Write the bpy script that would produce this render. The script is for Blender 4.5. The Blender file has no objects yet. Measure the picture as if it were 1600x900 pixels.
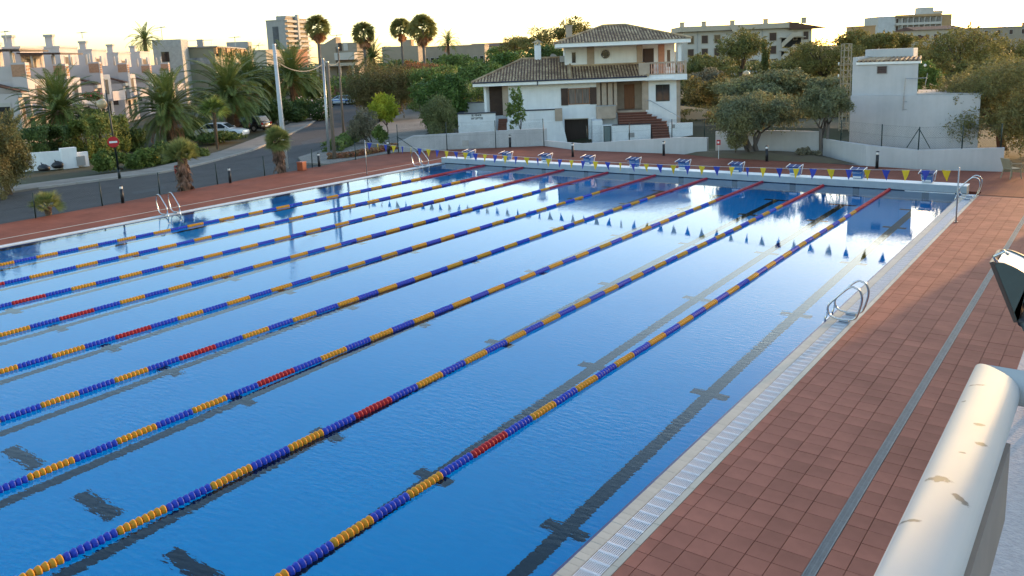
import bpy, bmesh, math, random
import numpy as np
from mathutils import Vector, Matrix, Euler

# ---------------------------------------------------------------- camera, sky, sun, exposure
scene = bpy.context.scene
SRC_W, SRC_H = 1600.0, 900.0
CAM = np.array([4.6949, -33.812, 5.6416])
YAW, PITCH, ROLL, FPX, PPY = 0.64698, 0.182873, -0.040331, 1285.43, 325.72
def cam_axes():
    cy, sy = math.cos(YAW), math.sin(YAW)
    f = np.array([-sy * math.cos(PITCH), cy * math.cos(PITCH), -math.sin(PITCH)])
    r = np.array([cy, sy, 0.0]); u = np.cross(r, f)
    c, s = math.cos(ROLL), math.sin(ROLL)
    return c * r + s * u, -s * r + c * u, f
AX_R, AX_U, AX_F = cam_axes()
cam_data = bpy.data.cameras.new('camera')
cam = bpy.data.objects.new('camera', cam_data)
scene.collection.objects.link(cam)
m = Matrix.Identity(4)
for i in range(3):
    m[i][0], m[i][1], m[i][2], m[i][3] = AX_R[i], AX_U[i], -AX_F[i], CAM[i]
cam.matrix_world = m
cam_data.sensor_width = 36.0
cam_data.lens = 36.0 * FPX / SRC_W
cam_data.shift_y = -(SRC_H / 2 - PPY) / SRC_W
cam_data.clip_start, cam_data.clip_end = 0.05, 6000.0
scene.camera = cam

SUN_AZ, SUN_EL = math.radians(9.0), math.radians(8.5)     # azimuth to the right of +Y
world = bpy.data.worlds.new('World'); scene.world = world
world.use_nodes = True
wn = world.node_tree.nodes; wl = world.node_tree.links
bg = wn['Background']
sky = wn.new('ShaderNodeTexSky'); sky.sky_type = 'NISHITA'; sky.sun_disc = False
sky.sun_elevation = SUN_EL; sky.sun_rotation = SUN_AZ
sky.air_density = 1.0; sky.dust_density = 0.95; sky.ozone_density = 1.25; sky.altitude = 10
wl.new(sky.outputs[0], bg.inputs[0]); bg.inputs[1].default_value = 0.15
sun_data = bpy.data.lights.new('sun', 'SUN'); sun_data.energy = 1.25; sun_data.angle = math.radians(0.9)
sun_data.color = (1.0, 0.55, 0.22)
sun = bpy.data.objects.new('sun', sun_data); scene.collection.objects.link(sun)
sdir = Vector((math.sin(SUN_AZ) * math.cos(SUN_EL), math.cos(SUN_AZ) * math.cos(SUN_EL), math.sin(SUN_EL)))
sun.rotation_euler = sdir.to_track_quat('Z', 'Y').to_euler(); sun.location = (20, 40, 40)
scene.view_settings.view_transform = 'Standard'; scene.view_settings.look = 'None'
scene.view_settings.exposure = 2.0; scene.view_settings.gamma = 1.0
scene.view_settings.use_curve_mapping = False
scene.cycles.max_bounces = 8; scene.cycles.transmission_bounces = 6; scene.cycles.diffuse_bounces = 3
scene.cycles.glossy_bounces = 4; scene.cycles.transparent_max_bounces = 8
scene.cycles.sample_clamp_indirect = 8.0
scene.cycles.use_denoising = True

# ---------------------------------------------------------------- locating helpers
def RAY(px, py): return AX_F + AX_R * (px - 800) / FPX + AX_U * (PPY - py) / FPX
def GP(px, py, z=0.0):
    d = RAY(px, py); t = (z - CAM[2]) / d[2]; return CAM + d * t
def AT(px, py, Z): return CAM + RAY(px, py) * Z
def HOR(px):
    # image row of eye level at a column
    a = AX_F[2] + AX_R[2] * (px - 800) / FPX
    return PPY + a * FPX / AX_U[2]
def ZAT(px, py, Z): return AT(px, py, Z)[2]

# ---------------------------------------------------------------- mesh builder
COL = scene.collection
class MB:
    def __init__(s): s.v = []; s.f = []
    def add(s, vs, fs):
        o = len(s.v); s.v += [tuple(map(float, p)) for p in vs]; s.f += [tuple(i + o for i in f) for f in fs]; return s
    def box(s, x0, x1, y0, y1, z0, z1):
        return s.add([(x0,y0,z0),(x1,y0,z0),(x1,y1,z0),(x0,y1,z0),(x0,y0,z1),(x1,y0,z1),(x1,y1,z1),(x0,y1,z1)],
                     [(0,3,2,1),(4,5,6,7),(0,1,5,4),(1,2,6,5),(2,3,7,6),(3,0,4,7)])
    def obox(s, c, size, rz=0.0, ry=0.0, rx=0.0):
        M = Euler((rx, ry, rz)).to_matrix(); hx, hy, hz = size[0]/2, size[1]/2, size[2]/2
        vs = [Vector(c) + M @ Vector((a*hx, b*hy, d*hz)) for d in (-1,1) for a, b in ((-1,-1),(1,-1),(1,1),(-1,1))]
        return s.add(vs, [(0,3,2,1),(4,5,6,7),(0,1,5,4),(1,2,6,5),(2,3,7,6),(3,0,4,7)])
    def prism(s, poly, z0, z1):
        n = len(poly)
        a = sum(poly[i][0]*poly[(i+1)%n][1]-poly[(i+1)%n][0]*poly[i][1] for i in range(n))
        if a < 0: poly = poly[::-1]
        vs = [(x,y,z0) for x,y in poly] + [(x,y,z1) for x,y in poly]
        return s.add(vs, [tuple(range(n-1,-1,-1)), tuple(range(n,2*n))] + [(i,(i+1)%n,n+(i+1)%n,n+i) for i in range(n)])
    def extr(s, pts, vec):
        n = len(pts); vs = [Vector(p) for p in pts] + [Vector(p)+Vector(vec) for p in pts]
        return s.add(vs, [tuple(range(n-1,-1,-1)), tuple(range(n,2*n))] + [(i,(i+1)%n,n+(i+1)%n,n+i) for i in range(n)])
    def tube(s, pts, r, n=8, closed=False, caps=True):
        pts = [Vector(p) for p in pts]; k = len(pts)
        rs = r if isinstance(r, (list, tuple)) else [r]*k
        base = len(s.v); up = None; rings = []
        for i, p in enumerate(pts):
            if closed: t = pts[(i+1)%k] - pts[i-1]
            else: t = pts[min(i+1,k-1)] - pts[max(i-1,0)]
            t.normalize()
            if up is None:
                up = Vector((0,0,1)) if abs(t.z) < .9 else Vector((1,0,0))
            a = t.cross(up)
            if a.length < 1e-5: a = t.cross(Vector((0,1,0)))
            a.normalize(); b = a.cross(t); up = b
            for j in range(n):
                w = 2*math.pi*j/n; s.v.append(tuple(p + (a*math.cos(w) + b*math.sin(w))*rs[i]))
        m = k if closed else k-1
        for i in range(m):
            for j in range(n):
                A = base+i*n+j; B = base+i*n+(j+1)%n; Cc = base+((i+1)%k)*n+(j+1)%n; D = base+((i+1)%k)*n+j
                s.f.append((A,D,Cc,B))
        if caps and not closed:
            s.f.append(tuple(base+j for j in range(n))); s.f.append(tuple(base+(k-1)*n+j for j in range(n-1,-1,-1)))
        return s
    def cyl(s, p, q, r0, r1=None, n=10): return s.tube([p, q], [r0, r0 if r1 is None else r1], n)
    def lathe(s, prof, n=16, c=(0,0,0)):
        base = len(s.v); k = len(prof)
        for r, z in prof:
            for j in range(n):
                w = 2*math.pi*j/n; s.v.append((c[0]+r*math.cos(w), c[1]+r*math.sin(w), c[2]+z))
        for i in range(k-1):
            for j in range(n):
                s.f.append((base+i*n+j, base+i*n+(j+1)%n, base+(i+1)*n+(j+1)%n, base+(i+1)*n+j))
        s.f.append(tuple(base+j for j in range(n-1,-1,-1))); s.f.append(tuple(base+(k-1)*n+j for j in range(n)))
        return s
    def ball(s, c, r, n=12, k=8, sz=1.0):
        prof = [(max(1e-4, r*math.sin(math.pi*i/k)), -r*sz*math.cos(math.pi*i/k)) for i in range(k+1)]
        return s.lathe(prof, n, c)
    def mesh(s, name, mat=None, smooth=False):
        me = bpy.data.meshes.new(name); me.from_pydata(s.v, [], s.f)
        if mat: me.materials.append(mat)
        if smooth: me.polygons.foreach_set('use_smooth', [True]*len(me.polygons))
        me.update(); return me
    def build(s, name, mat, parent=None, smooth=False, bevel=0, loc=None, rz=None):
        me = s.mesh(name, mat, smooth); return link(name, me, parent, loc, rz, bevel)
def link(name, me, parent=None, loc=None, rz=None, bevel=0):
    o = bpy.data.objects.new(name, me); COL.objects.link(o)
    if parent: o.parent = parent
    if loc is not None: o.location = tuple(float(a) for a in loc)
    if rz is not None: o.rotation_euler = (0,0,rz) if not isinstance(rz, tuple) else rz
    if bevel:
        b = o.modifiers.new('bevel','BEVEL'); b.width = bevel; b.segments = 2; b.limit_method = 'ANGLE'
    return o
def tag(o, label=None, cat=None, group=None, kind=None):
    if label: o['label'] = label
    if cat: o['category'] = cat
    if group: o['group'] = group
    if kind: o['kind'] = kind
    return o
def thing(name, label, cat, loc=(0,0,0), rz=0.0, group=None):
    o = bpy.data.objects.new(name, None); COL.objects.link(o); o.empty_display_size = .2
    o.location = tuple(float(a) for a in loc); o.rotation_euler = (0,0,rz)
    return tag(o, label, cat, group)
def copy_tree(o, parent=None):
    c = o.copy(); COL.objects.link(c)
    if parent: c.parent = parent
    for ch in list(o.children): copy_tree(ch, c)
    return c
def quads_mesh(name, V, mat, smooth=False):
    """V: (n,4,3) array of separate quads"""
    V = np.asarray(V, dtype=np.float32); n = len(V)
    me = bpy.data.meshes.new(name)
    me.vertices.add(4*n); me.vertices.foreach_set('co', V.reshape(-1))
    me.loops.add(4*n); me.loops.foreach_set('vertex_index', np.arange(4*n, dtype=np.int32))
    me.polygons.add(n); me.polygons.foreach_set('loop_start', np.arange(0,4*n,4,dtype=np.int32))
    me.polygons.foreach_set('loop_total', np.full(n,4,dtype=np.int32))
    me.materials.append(mat); me.update(calc_edges=True); return me
ORD = ['first','second','third','fourth','fifth','sixth','seventh','eighth','ninth','tenth','eleventh','twelfth']

# ---------------------------------------------------------------- materials
def lerp3(c, k): return tuple(min(1.0, a*k) for a in c)
def mat_base(name):
    m = bpy.data.materials.new(name); m.use_nodes = True
    nt = m.node_tree; b = nt.nodes['Principled BSDF']; return m, nt, b
KALB = 1.0      # common factor on the base colours of non-metal surfaces
def M(name, col, rough=.6, var=.15, scale=3.0, col2=None, bump=0.0, bscale=40.0, metal=0.0, spec=.4, rand=0.0, island=0.0, stretch=None, coat=0.0, detail=5.0, blotch=0.0, bl_scale=.7, streak=0.0):
    if not metal: col = lerp3(col, KALB); col2 = lerp3(col2, KALB) if col2 else None
    m, nt, b = mat_base(name); N = nt.nodes; L = nt.links
    tc = N.new('ShaderNodeTexCoord'); src = tc.outputs['Object']
    if stretch:
        mp = N.new('ShaderNodeMapping'); mp.inputs['Scale'].default_value = stretch; L.new(src, mp.inputs[0]); src = mp.outputs[0]
    nz = N.new('ShaderNodeTexNoise'); nz.inputs['Scale'].default_value = scale; nz.inputs['Detail'].default_value = detail; nz.inputs['Roughness'].default_value = .6
    L.new(src, nz.inputs['Vector'])
    rp = N.new('ShaderNodeMapRange'); rp.inputs[1].default_value = .3; rp.inputs[2].default_value = .7; L.new(nz.outputs[0], rp.inputs[0])
    mx = N.new('ShaderNodeMix'); mx.data_type = 'RGBA'
    mx.inputs[6].default_value = (*lerp3(col, 1-var), 1); mx.inputs[7].default_value = (*(col2 or lerp3(col, 1+var)), 1)
    L.new(rp.outputs[0], mx.inputs[0]); out = mx.outputs[2]
    if rand or island:
        if rand: src2 = N.new('ShaderNodeObjectInfo').outputs['Random']; amt = rand
        else: src2 = N.new('ShaderNodeNewGeometry').outputs['Random Per Island']; amt = island
        mr = N.new('ShaderNodeMapRange'); mr.inputs[3].default_value = 1-amt; mr.inputs[4].default_value = 1+amt; L.new(src2, mr.inputs[0])
        vm = N.new('ShaderNodeVectorMath'); vm.operation = 'SCALE'; L.new(out, vm.inputs[0]); L.new(mr.outputs[0], vm.inputs['Scale']); out = vm.outputs[0]
    if blotch or streak:          # stains that run across neighbouring pieces
        gp = N.new('ShaderNodeNewGeometry').outputs['Position']
        for amt, sc, st_ in ((blotch, bl_scale, (1,1,1)), (streak, 1.0, (3.5,3.5,.22))):
            if not amt: continue
            mp2 = N.new('ShaderNodeMapping'); mp2.inputs['Scale'].default_value = st_; L.new(gp, mp2.inputs[0])
            n4 = N.new('ShaderNodeTexNoise'); n4.inputs['Scale'].default_value = sc; n4.inputs['Detail'].default_value = 7; n4.inputs['Roughness'].default_value = .65; L.new(mp2.outputs[0], n4.inputs['Vector'])
            mr2 = N.new('ShaderNodeMapRange'); mr2.inputs[1].default_value = .35; mr2.inputs[2].default_value = .68; mr2.inputs[3].default_value = 1+amt*.5; mr2.inputs[4].default_value = 1-amt; L.new(n4.outputs[0], mr2.inputs[0])
            v2 = N.new('ShaderNodeVectorMath'); v2.operation = 'SCALE'; L.new(out, v2.inputs[0]); L.new(mr2.outputs[0], v2.inputs['Scale']); out = v2.outputs[0]
    L.new(out, b.inputs['Base Color'])
    b.inputs['Roughness'].default_value = rough; b.inputs['Metallic'].default_value = metal
    b.inputs['Specular IOR Level'].default_value = spec
    if coat: b.inputs['Coat Weight'].default_value = coat; b.inputs['Coat Roughness'].default_value = .08
    if bump:
        n2 = N.new('ShaderNodeTexNoise'); n2.inputs['Scale'].default_value = bscale; n2.inputs['Detail'].default_value = 6
        L.new(src, n2.inputs['Vector']); bp = N.new('ShaderNodeBump'); bp.inputs['Strength'].default_value = bump; bp.inputs['Distance'].default_value = .02
        L.new(n2.outputs[0], bp.inputs['Height']); L.new(bp.outputs[0], b.inputs['Normal'])
    return m
def LEAF(name, col, col2, trans=.45, scale=.8, rough=.6, island=.35):
    col = tuple(a*k+g for a, k, g in zip(col, (2.1,1.6,1.6), (.032,.022,.016))); col2 = tuple(a*k+g for a, k, g in zip(col2, (2.1,1.6,1.6), (.032,.022,.016))); trans = max(trans, .33)
    m, nt, b = mat_base(name); N = nt.nodes; L = nt.links
    tc = N.new('ShaderNodeTexCoord')
    nz = N.new('ShaderNodeTexNoise'); nz.inputs['Scale'].default_value = scale; nz.inputs['Detail'].default_value = 4; L.new(tc.outputs['Object'], nz.inputs['Vector'])
    rp = N.new('ShaderNodeMapRange'); rp.inputs[1].default_value = .38; rp.inputs[2].default_value = .62; L.new(nz.outputs[0], rp.inputs[0])
    mx = N.new('ShaderNodeMix'); mx.data_type = 'RGBA'; mx.inputs[6].default_value = (*col,1); mx.inputs[7].default_value = (*col2,1); L.new(rp.outputs[0], mx.inputs[0])
    g = N.new('ShaderNodeNewGeometry'); mr = N.new('ShaderNodeMapRange'); mr.inputs[3].default_value = 1-island; mr.inputs[4].default_value = 1+island
    L.new(g.outputs['Random Per Island'], mr.inputs[0])
    vm = N.new('ShaderNodeVectorMath'); vm.operation = 'SCALE'; L.new(mx.outputs[2], vm.inputs[0]); L.new(mr.outputs[0], vm.inputs['Scale'])
    L.new(vm.outputs[0], b.inputs['Base Color']); b.inputs['Roughness'].default_value = rough; b.inputs['Specular IOR Level'].default_value = .25
    tr = N.new('ShaderNodeBsdfTranslucent'); L.new(vm.outputs[0], tr.inputs[0])
    ms = N.new('ShaderNodeMixShader'); ms.inputs[0].default_value = trans
    L.new(b.outputs[0], ms.inputs[1]); L.new(tr.outputs[0], ms.inputs[2]); L.new(ms.outputs[0], N['Material Output'].inputs[0])
    return m
def WINDOW(name, col=(.02,.022,.025), rough=.08):
    return M(name, col, rough, .3, 1.5, spec=.6)
MT = {}
MT['white'] = M('white_render', (.76,.76,.75), .8, .05, 1.2, bump=.15, bscale=25, blotch=.06, streak=.05)
MT['white_dirty'] = M('white_render_weathered', (.62,.61,.58), .85, .12, .9, bump=.2, bscale=18, streak=.1)
MT['paint_white'] = M('white_paint', (.78,.78,.76), .45, .04, 2)
MT['black'] = M('black_metal', (.018,.018,.02), .45, .2, 6)
MT['green_post'] = M('dark_green_coated_steel', (.012,.03,.025), .5, .2, 6)
MT['steel'] = M('stainless_steel', (.48,.49,.51), .14, .06, 8, metal=1.0)
MT['galv'] = M('galvanised_steel', (.36,.37,.38), .4, .15, 9, metal=.7)
MT['conc'] = M('concrete', (.36,.35,.33), .9, .15, 2.2, bump=.25, bscale=30)
MT['wood'] = M('varnished_timber', (.24,.09,.032), .5, .2, 1.5, stretch=(8,8,1))
MT['dark_wood'] = M('dark_timber', (.035,.02,.014), .55, .3, 1.5, stretch=(8,8,1))
MT['stone'] = M('sandstone_cladding', (.40,.31,.235), .85, .14, 1.8, bump=.2, bscale=20)
MT['glass_dark'] = WINDOW('dark_glass')
MT['interior'] = M('dark_interior', (.02,.018,.016), .9, .3, 1.0)
MT['bark'] = M('bark', (.085,.06,.042), .95, .35, 3.0, bump=.6, bscale=14, stretch=(1,1,.25))
MT['bark_grey'] = M('grey_bark', (.13,.11,.095), .95, .35, 3.0, bump=.6, bscale=14, stretch=(1,1,.25))
# ================================================================ SETTING: ground, streets, deck, pool
GZ = -0.30
def smooth(a, b, x):
    t = max(0.0, min(1.0, (x-a)/(b-a))); return t*t*(3-2*t)
def ground_h(x, y):
    h = GZ - .03
    pit = smooth(-31.2,-28.5,x) * smooth(2.6,1.2,y) * smooth(-62,-58,y) * smooth(40,30,x)   # excavation of the pool
    h += -3.2 * pit
    hp = smooth(-37.5,-35.5,x) * smooth(-8,-11.5,x) * smooth(7.2,9.0,y+0.0*x) * smooth(27,22,y)   # sunken forecourt of the villa
    hp *= 1.0 if (y - 8.8) > -.72*(x+24.8)*0 else 0
    h += -1.15 * hp
    return h
xs = sorted(set([-2600,-1200,-600,-300,-200,-150,-120,-100,-80,-70,-60] + [-54+2*i for i in range(9)] + [-37.5,-36.5,-35.5,-34.5,-33.5,-32.5,-31.4,-30.2,-29.2,-28.4,-26,-20,-16,-13,-11.5,-10,-8,-4,0,6,15,30,40,60,100,200,400,1000,2600]))
ys = sorted(set([-2600,-600,-200,-100,-62,-60,-58,-40,-30,-20,-10,-5,0,1.2,1.9,2.6,5,7.2,7.8,8.4,9.0,10,12,14,18,22,24,27,32,40,60,80,120,200,300,500,900,2600]))
g = MB(); nx = len(xs)
for y in ys:
    for x in xs: g.v.append((x, y, ground_h(x, y)))
for j in range(len(ys)-1):
    for i in range(nx-1): g.f.append((j*nx+i, j*nx+i+1, (j+1)*nx+i+1, (j+1)*nx+i))
MT['earth'] = M('dry_earth_and_grass', (.075,.062,.034), .95, .35, .35, col2=(.05,.055,.022), bump=.5, bscale=3)
MT['soil'] = M('bare_soil', (.17,.12,.08), .95, .3, 1.5, col2=(.12,.10,.055), bump=.8, bscale=9)
tag(g.build('ground', MT['earth']), kind='structure')

MT['asphalt'] = M('worn_asphalt', (.058,.054,.054), .9, .12, .9, bump=.3, bscale=60, detail=8, blotch=.22, bl_scale=.35)
MT['pavement'] = M('dusty_pavement', (.21,.19,.165), .9, .2, .8, bump=.3, bscale=20)
MT['kerb'] = M('kerb_concrete', (.30,.29,.27), .9, .15, 1.5, bump=.2, bscale=30)
far_kerb = [(-42.4,-44.0,0)] + [GP(*q, GZ) for q in ((60,296),(120,288),(190,279),(250,271.5),(290,264),(330,254),(395,236),(440,217),(480,198),(505,182),(516,169),(524,160))]
far_kerb = [(p[0],p[1]) for p in far_kerb]
beyond = [tuple(GP(*q, GZ)[:2]) for q in ((500,154),(600,146),(640,158))]
right_edge = [tuple(GP(*q, GZ)[:2]) for q in ((622,172),(604,186),(577,203),(548,218),(510,234),(466,248),(474,257),(515,259),(560,250))]
near = [(-31.0,-0.6),(-30.6,-12.0),(-29.0,-24.0),(-27.5,-44.0)]
st = MB().prism(far_kerb + beyond + right_edge + near, GZ-.2, GZ)
tag(st.build('street', MT['asphalt']), kind='structure')
MT['patch'] = M('tar_repair_patch', (.05,.05,.052), .8, .15, 2, bump=.3, bscale=60)
stro = bpy.data.objects['street']
for q in (((395,262),(455,246),(470,251),(408,268)),((470,222),(500,214),(506,219),(474,228)),((205,300),(255,291),(262,295),(210,304))):
    MB().prism([tuple(GP(*a, GZ)[:2]) for a in q], GZ+.0005, GZ+.004).build('repair_patch', MT['patch'], stro)
# pavement and kerb on the villa side of the street
pv_px = [(466,248),(474,257),(515,259),(560,250),(627,238.5),(660,215),(700,190),(660,172),(622,172),(604,186),(577,203),(548,218),(510,234)]
tag(MB().prism([tuple(GP(*q, GZ)[:2]) for q in pv_px], GZ-.2, GZ+.11).build('pavement', MT['pavement']), kind='structure')
# footpath along the far side of the street with its kerb stones
def offset_line(pts, d):
    out = []
    for i, p in enumerate(pts):
        a = pts[max(i-1,0)]; b = pts[min(i+1,len(pts)-1)]
        t = np.array(b)-np.array(a); t = t/np.linalg.norm(t); n = np.array([-t[1], t[0]])
        out.append((p[0]+n[0]*d, p[1]+n[1]*d))
    return out
outer = offset_line(far_kerb, 2.3)
fp = MB()
for i in range(len(far_kerb)-1):
    fp.prism([far_kerb[i], far_kerb[i+1], outer[i+1], outer[i]], GZ-.2, GZ+.10)
foot = tag(fp.build('footpath', MT['pavement']), kind='structure')
inner = offset_line(far_kerb, .14)
def kerb_run(a, b, a2, b2, parent, zt):
    L = math.dist(a, b); n = max(1, int(round(L/1.2)))
    if L > 20: return
    for k in range(n):
        t0, t1 = k/n + .004, (k+1)/n - .004
        f = lambda p, q, t: (p[0]+(q[0]-p[0])*t, p[1]+(q[1]-p[1])*t)
        MB().prism([f(a,b,t0), f(a,b,t1), f(a2,b2,t1), f(a2,b2,t0)], GZ-.1, zt+random.uniform(-.006,.006)).build('kerb_stone', MT['kerb'], parent)
random.seed(4)
front = offset_line(far_kerb, -.03)
for i in range(1, len(far_kerb)-1): kerb_run(front[i], front[i+1], inner[i], inner[i+1], foot, GZ+.125)

# ---------------------------------------------------------------- pool deck
XL, XR, YE = -25.3, 0.0, 0.0          # water: left edge, right edge, far end
WZ = -0.015
def tile_mat(name):
    m, nt, b = mat_base(name); N = nt.nodes; L = nt.links
    geo = N.new('ShaderNodeNewGeometry'); mp = N.new('ShaderNodeMapping'); mp.inputs['Location'].default_value = (-.69/.3, .21/.305, 0); mp.inputs['Scale'].default_value = (1/.30,1/.305,1)
    L.new(geo.outputs['Position'], mp.inputs[0])
    br = N.new('ShaderNodeTexBrick'); br.offset = 0; br.inputs['Scale'].default_value = 1; br.inputs['Brick Width'].default_value = 1; br.inputs['Row Height'].default_value = 1
    br.inputs['Mortar Size'].default_value = .012; br.inputs['Mortar Smooth'].default_value = .3
    br.inputs['Color1'].default_value = (.245,.082,.052,1); br.inputs['Color2'].default_value = (.22,.074,.047,1); br.inputs['Mortar'].default_value = (.12,.045,.03,1)
    L.new(mp.outputs[0], br.inputs['Vector'])
    nz = N.new('ShaderNodeTexNoise'); nz.inputs['Scale'].default_value = .7; nz.inputs['Detail'].default_value = 6; L.new(geo.outputs['Position'], nz.inputs['Vector'])
    mr = N.new('ShaderNodeMapRange'); mr.inputs[1].default_value = .3; mr.inputs[2].default_value = .7; mr.inputs[3].default_value = .82; mr.inputs[4].default_value = 1.15; L.new(nz.outputs[0], mr.inputs[0])
    vm = N.new('ShaderNodeVectorMath'); vm.operation = 'SCALE'; L.new(br.outputs[0], vm.inputs[0]); L.new(mr.outputs[0], vm.inputs['Scale'])
    L.new(vm.outputs[0], b.inputs['Base Color']); b.inputs['Roughness'].default_value = .8; b.inputs['Specular IOR Level'].default_value = .1
    bp = N.new('ShaderNodeBump'); bp.inputs['Strength'].default_value = .4; bp.inputs['Distance'].default_value = .004; bp.invert = True
    L.new(br.outputs['Fac'], bp.inputs['Height']); L.new(bp.outputs[0], b.inputs['Normal']); return m
MT['deck'] = tile_mat('terracotta_deck_tiling')
MT['tile'] = M('terracotta_tile', (.345,.127,.088), .75, .12, 1.6, rand=.10, spec=.15, blotch=.16, bl_scale=1.1, bump=.12, bscale=60)
MT['tile_i'] = M('terracotta_tile_run', (.345,.127,.088), .75, .12, 1.6, island=.10, spec=.15, blotch=.16, bl_scale=1.1, bump=.12, bscale=60)
MT['grout'] = M('dark_grout', (.15,.066,.045), .9, .2, 3)
dk = MB()
dk.prism([(-29.0,-52),(-25.82,-52),(-25.82,0.62),(-32.0,.62),(-31.75,-.7),(-31.1,-10.4),(-30.35,-18.5)], -.9, 0)
dk.prism([(-32.0,.62),(14,.62),(14,6.3),(0.5,6.25),(-2.7,5.85),(-5.0,6.2),(-15.2,7.6),(-21.5,7.4),(-24.8,8.8),(-26.5,7.5),(-29.7,5.2),(-31.95,3.0)], -.9, 0)
dk.prism([(.53,0.0),(.53,.62),(14,.62),(14,0.0)], -.9, 0)
deck = tag(dk.build('pool_deck', MT['deck']), kind='structure')
MB().box(.53,4.30,-52,0.0,-.9,-.012).build('tile_bed', MT['grout'], deck)
colx = [.53,.69,.99,1.29,1.59,1.89,2.235] ; colx2 = [2.365,2.61,2.91,3.21,3.51,3.81,4.11,4.29]
cells = []
y0 = -30.47
for k in range(101):
    ya = y0 + .305*k
    if ya + .305 > 0.0: break
    for cx in (colx, colx2):
        for i in range(len(cx)-1): cells.append((cx[i], cx[i+1], ya, ya+.305))
def dist_cam(c): return (c[0]-CAM[0])**2 + (c[2]-CAM[1])**2
def seen(c):
    p = np.array([(c[0]+c[1])/2, (c[2]+c[3])/2, 0]) - CAM; z = p@AX_F
    if z < 1: return False
    px = 800+FPX*(p@AX_R)/z; py = PPY-FPX*(p@AX_U)/z
    return -10 < px < 1560 and py < 910
vis = sorted([c for c in cells if seen(c)], key=dist_cam)
near_c = set(vis[:300]); rest = MB(); cache = {}
random.seed(11)
for c in cells:
    w, h = c[1]-c[0], c[3]-c[2]
    dz = random.uniform(-.0025,.0015)
    if c in near_c:
        key = round(w,2)
        if key not in cache:
            a, b_ = w/2-.0035, h/2-.0035; e = .003
            t = MB(); t.add([(-a,-b_,-.012),(a,-b_,-.012),(a,b_,-.012),(-a,b_,-.012),(-a,-b_,-e),(a,-b_,-e),(a,b_,-e),(-a,b_,-e),(-a+e,-b_+e,0),(a-e,-b_+e,0),(a-e,b_-e,0),(-a+e,b_-e,0)],
                  [(0,1,5,4),(1,2,6,5),(2,3,7,6),(3,0,4,7),(4,5,9,8),(5,6,10,9),(6,7,11,10),(7,4,8,11),(8,9,10,11)])
            cache[key] = t.mesh('floor_tile', MT['tile'])
        link('floor_tile', cache[key], deck, ((c[0]+c[1])/2, (c[2]+c[3])/2, dz))
    else:
        rest.box(c[0]+.0035, c[1]-.0035, c[2]+.0035, c[3]-.0035, -.012, dz)
tag(rest.build('floor_tile_run', MT['tile_i'], deck), kind='stuff')
# drain slot along the right deck
MT['grate'] = M('drain_grate_zinc', (.17,.19,.205), .55, .2, 6, metal=.2)
MT['white_grate'] = M('white_plastic_grate', (.66,.69,.74), .5, .06, 4)
dr = thing('drain_channel', 'narrow grey slotted drain channel running along the right-hand deck', 'drain', (2.30,0,0))
MB().box(-.055,.055,-51,0,-.06,-.035).build('channel', MT['black'], dr)
MB().box(-.062,-.050,-51,0,-.05,.003).build('frame', MT['grate'], dr); MB().box(.050,.062,-51,0,-.05,.003).build('frame', MT['grate'], dr)
sl = MB()
for k in range(25): sl.box(-.049,.049,k*.02,k*.02+.011,-.02,.001)
sl.box(-.006,.006,0,.495,-.022,-.001)
sme = sl.mesh('grate_panel', MT['grate'])
for k in range(60): link('grate_panel', sme, dr, (0,-30.2+.5*k,0))

# pool edge on the right and left: coping tiles, overflow grating, beige outer strip
MT['beige'] = M('beige_edge_tile', (.43,.40,.335), .55, .07, 5, rand=.06, spec=.4)
MT['beige_run'] = M('beige_edge_tile_run', (.43,.40,.335), .55, .07, 5, island=.06, spec=.4)
MT['beige_grout'] = M('edge_grout', (.22,.205,.18), .9, .1, 5)
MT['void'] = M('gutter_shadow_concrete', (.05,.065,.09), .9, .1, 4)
def pool_edge(xw, sgn, label):
    t = thing('overflow_edge', label, 'pool edge', (xw,0,0))
    s = sgn
    def bx(mb, a, b, y0, y1, z0, z1): return mb.box(min(s*a,s*b), max(s*a,s*b), y0, y1, z0, z1)
    bx(MB(), 0, .165, -50, 0, -.5, -.008).build('coping_bed', MT['beige_grout'], t)
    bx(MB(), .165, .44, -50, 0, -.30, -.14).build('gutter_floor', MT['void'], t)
    bx(MB(), .44, .528, -50, 0, -.5, -.008).build('outer_bed', MT['beige_grout'], t)
    bx(MB(), .165, .18, -50, 0, -.139, -.008).build('gutter_lip', MT['beige_grout'], t)
    bx(MB(), .425, .4395, -50, 0, -.139, -.008).build('gutter_lip', MT['beige_grout'], t)
    ct = bx(MB(), .002, .163, .002, .121, -.0079, 0).mesh('coping_tile', MT['beige'])
    n_ind = 230 if s > 0 else 0
    run = MB()
    for k in range(400):
        y = -30.4 + .1235*k
        if y + .1235 > 0: break
        if k < n_ind: link('coping_tile', ct, t, (0,y,random.uniform(-.001,.001)))
        else: bx(run, .002, .163, y+.002, y+.121, -.0079, random.uniform(-.001,.001))
    tag(run.build('coping_tile_run', MT['beige_run'], t), kind='stuff')
    ot = bx(MB(), .442, .526, .003, .497, -.0079, .0).mesh('edge_tile', MT['beige'])
    for k in range(61):
        link('edge_tile', ot, t, (0,-30.59+.5*k,random.uniform(-.001,.001)))
    gm = MB()
    for y in (0.004, .186): bx(gm, .172, .433, y, y+.010, -.022, .002)
    for k in range(11): bx(gm, .176+k*.0242, .176+k*.0242+.0095, .014, .186, -.016, .001)
    gme = gm.mesh('grating_panel', MT['white_grate'])
    for k in range(153):
        y = -30.63 + .2*k
        if y + .2 > 0: break
        link('grating_panel', gme, t, (0,y,random.uniform(-.0015,.0015)), None)
    return t
random.seed(5)
pool_edge(XR, 1, 'pool edge with white grating and beige coping tiles along the right-hand side')
pool_edge(XL, -1, 'pool edge with pale coping along the far left side of the pool')
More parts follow.
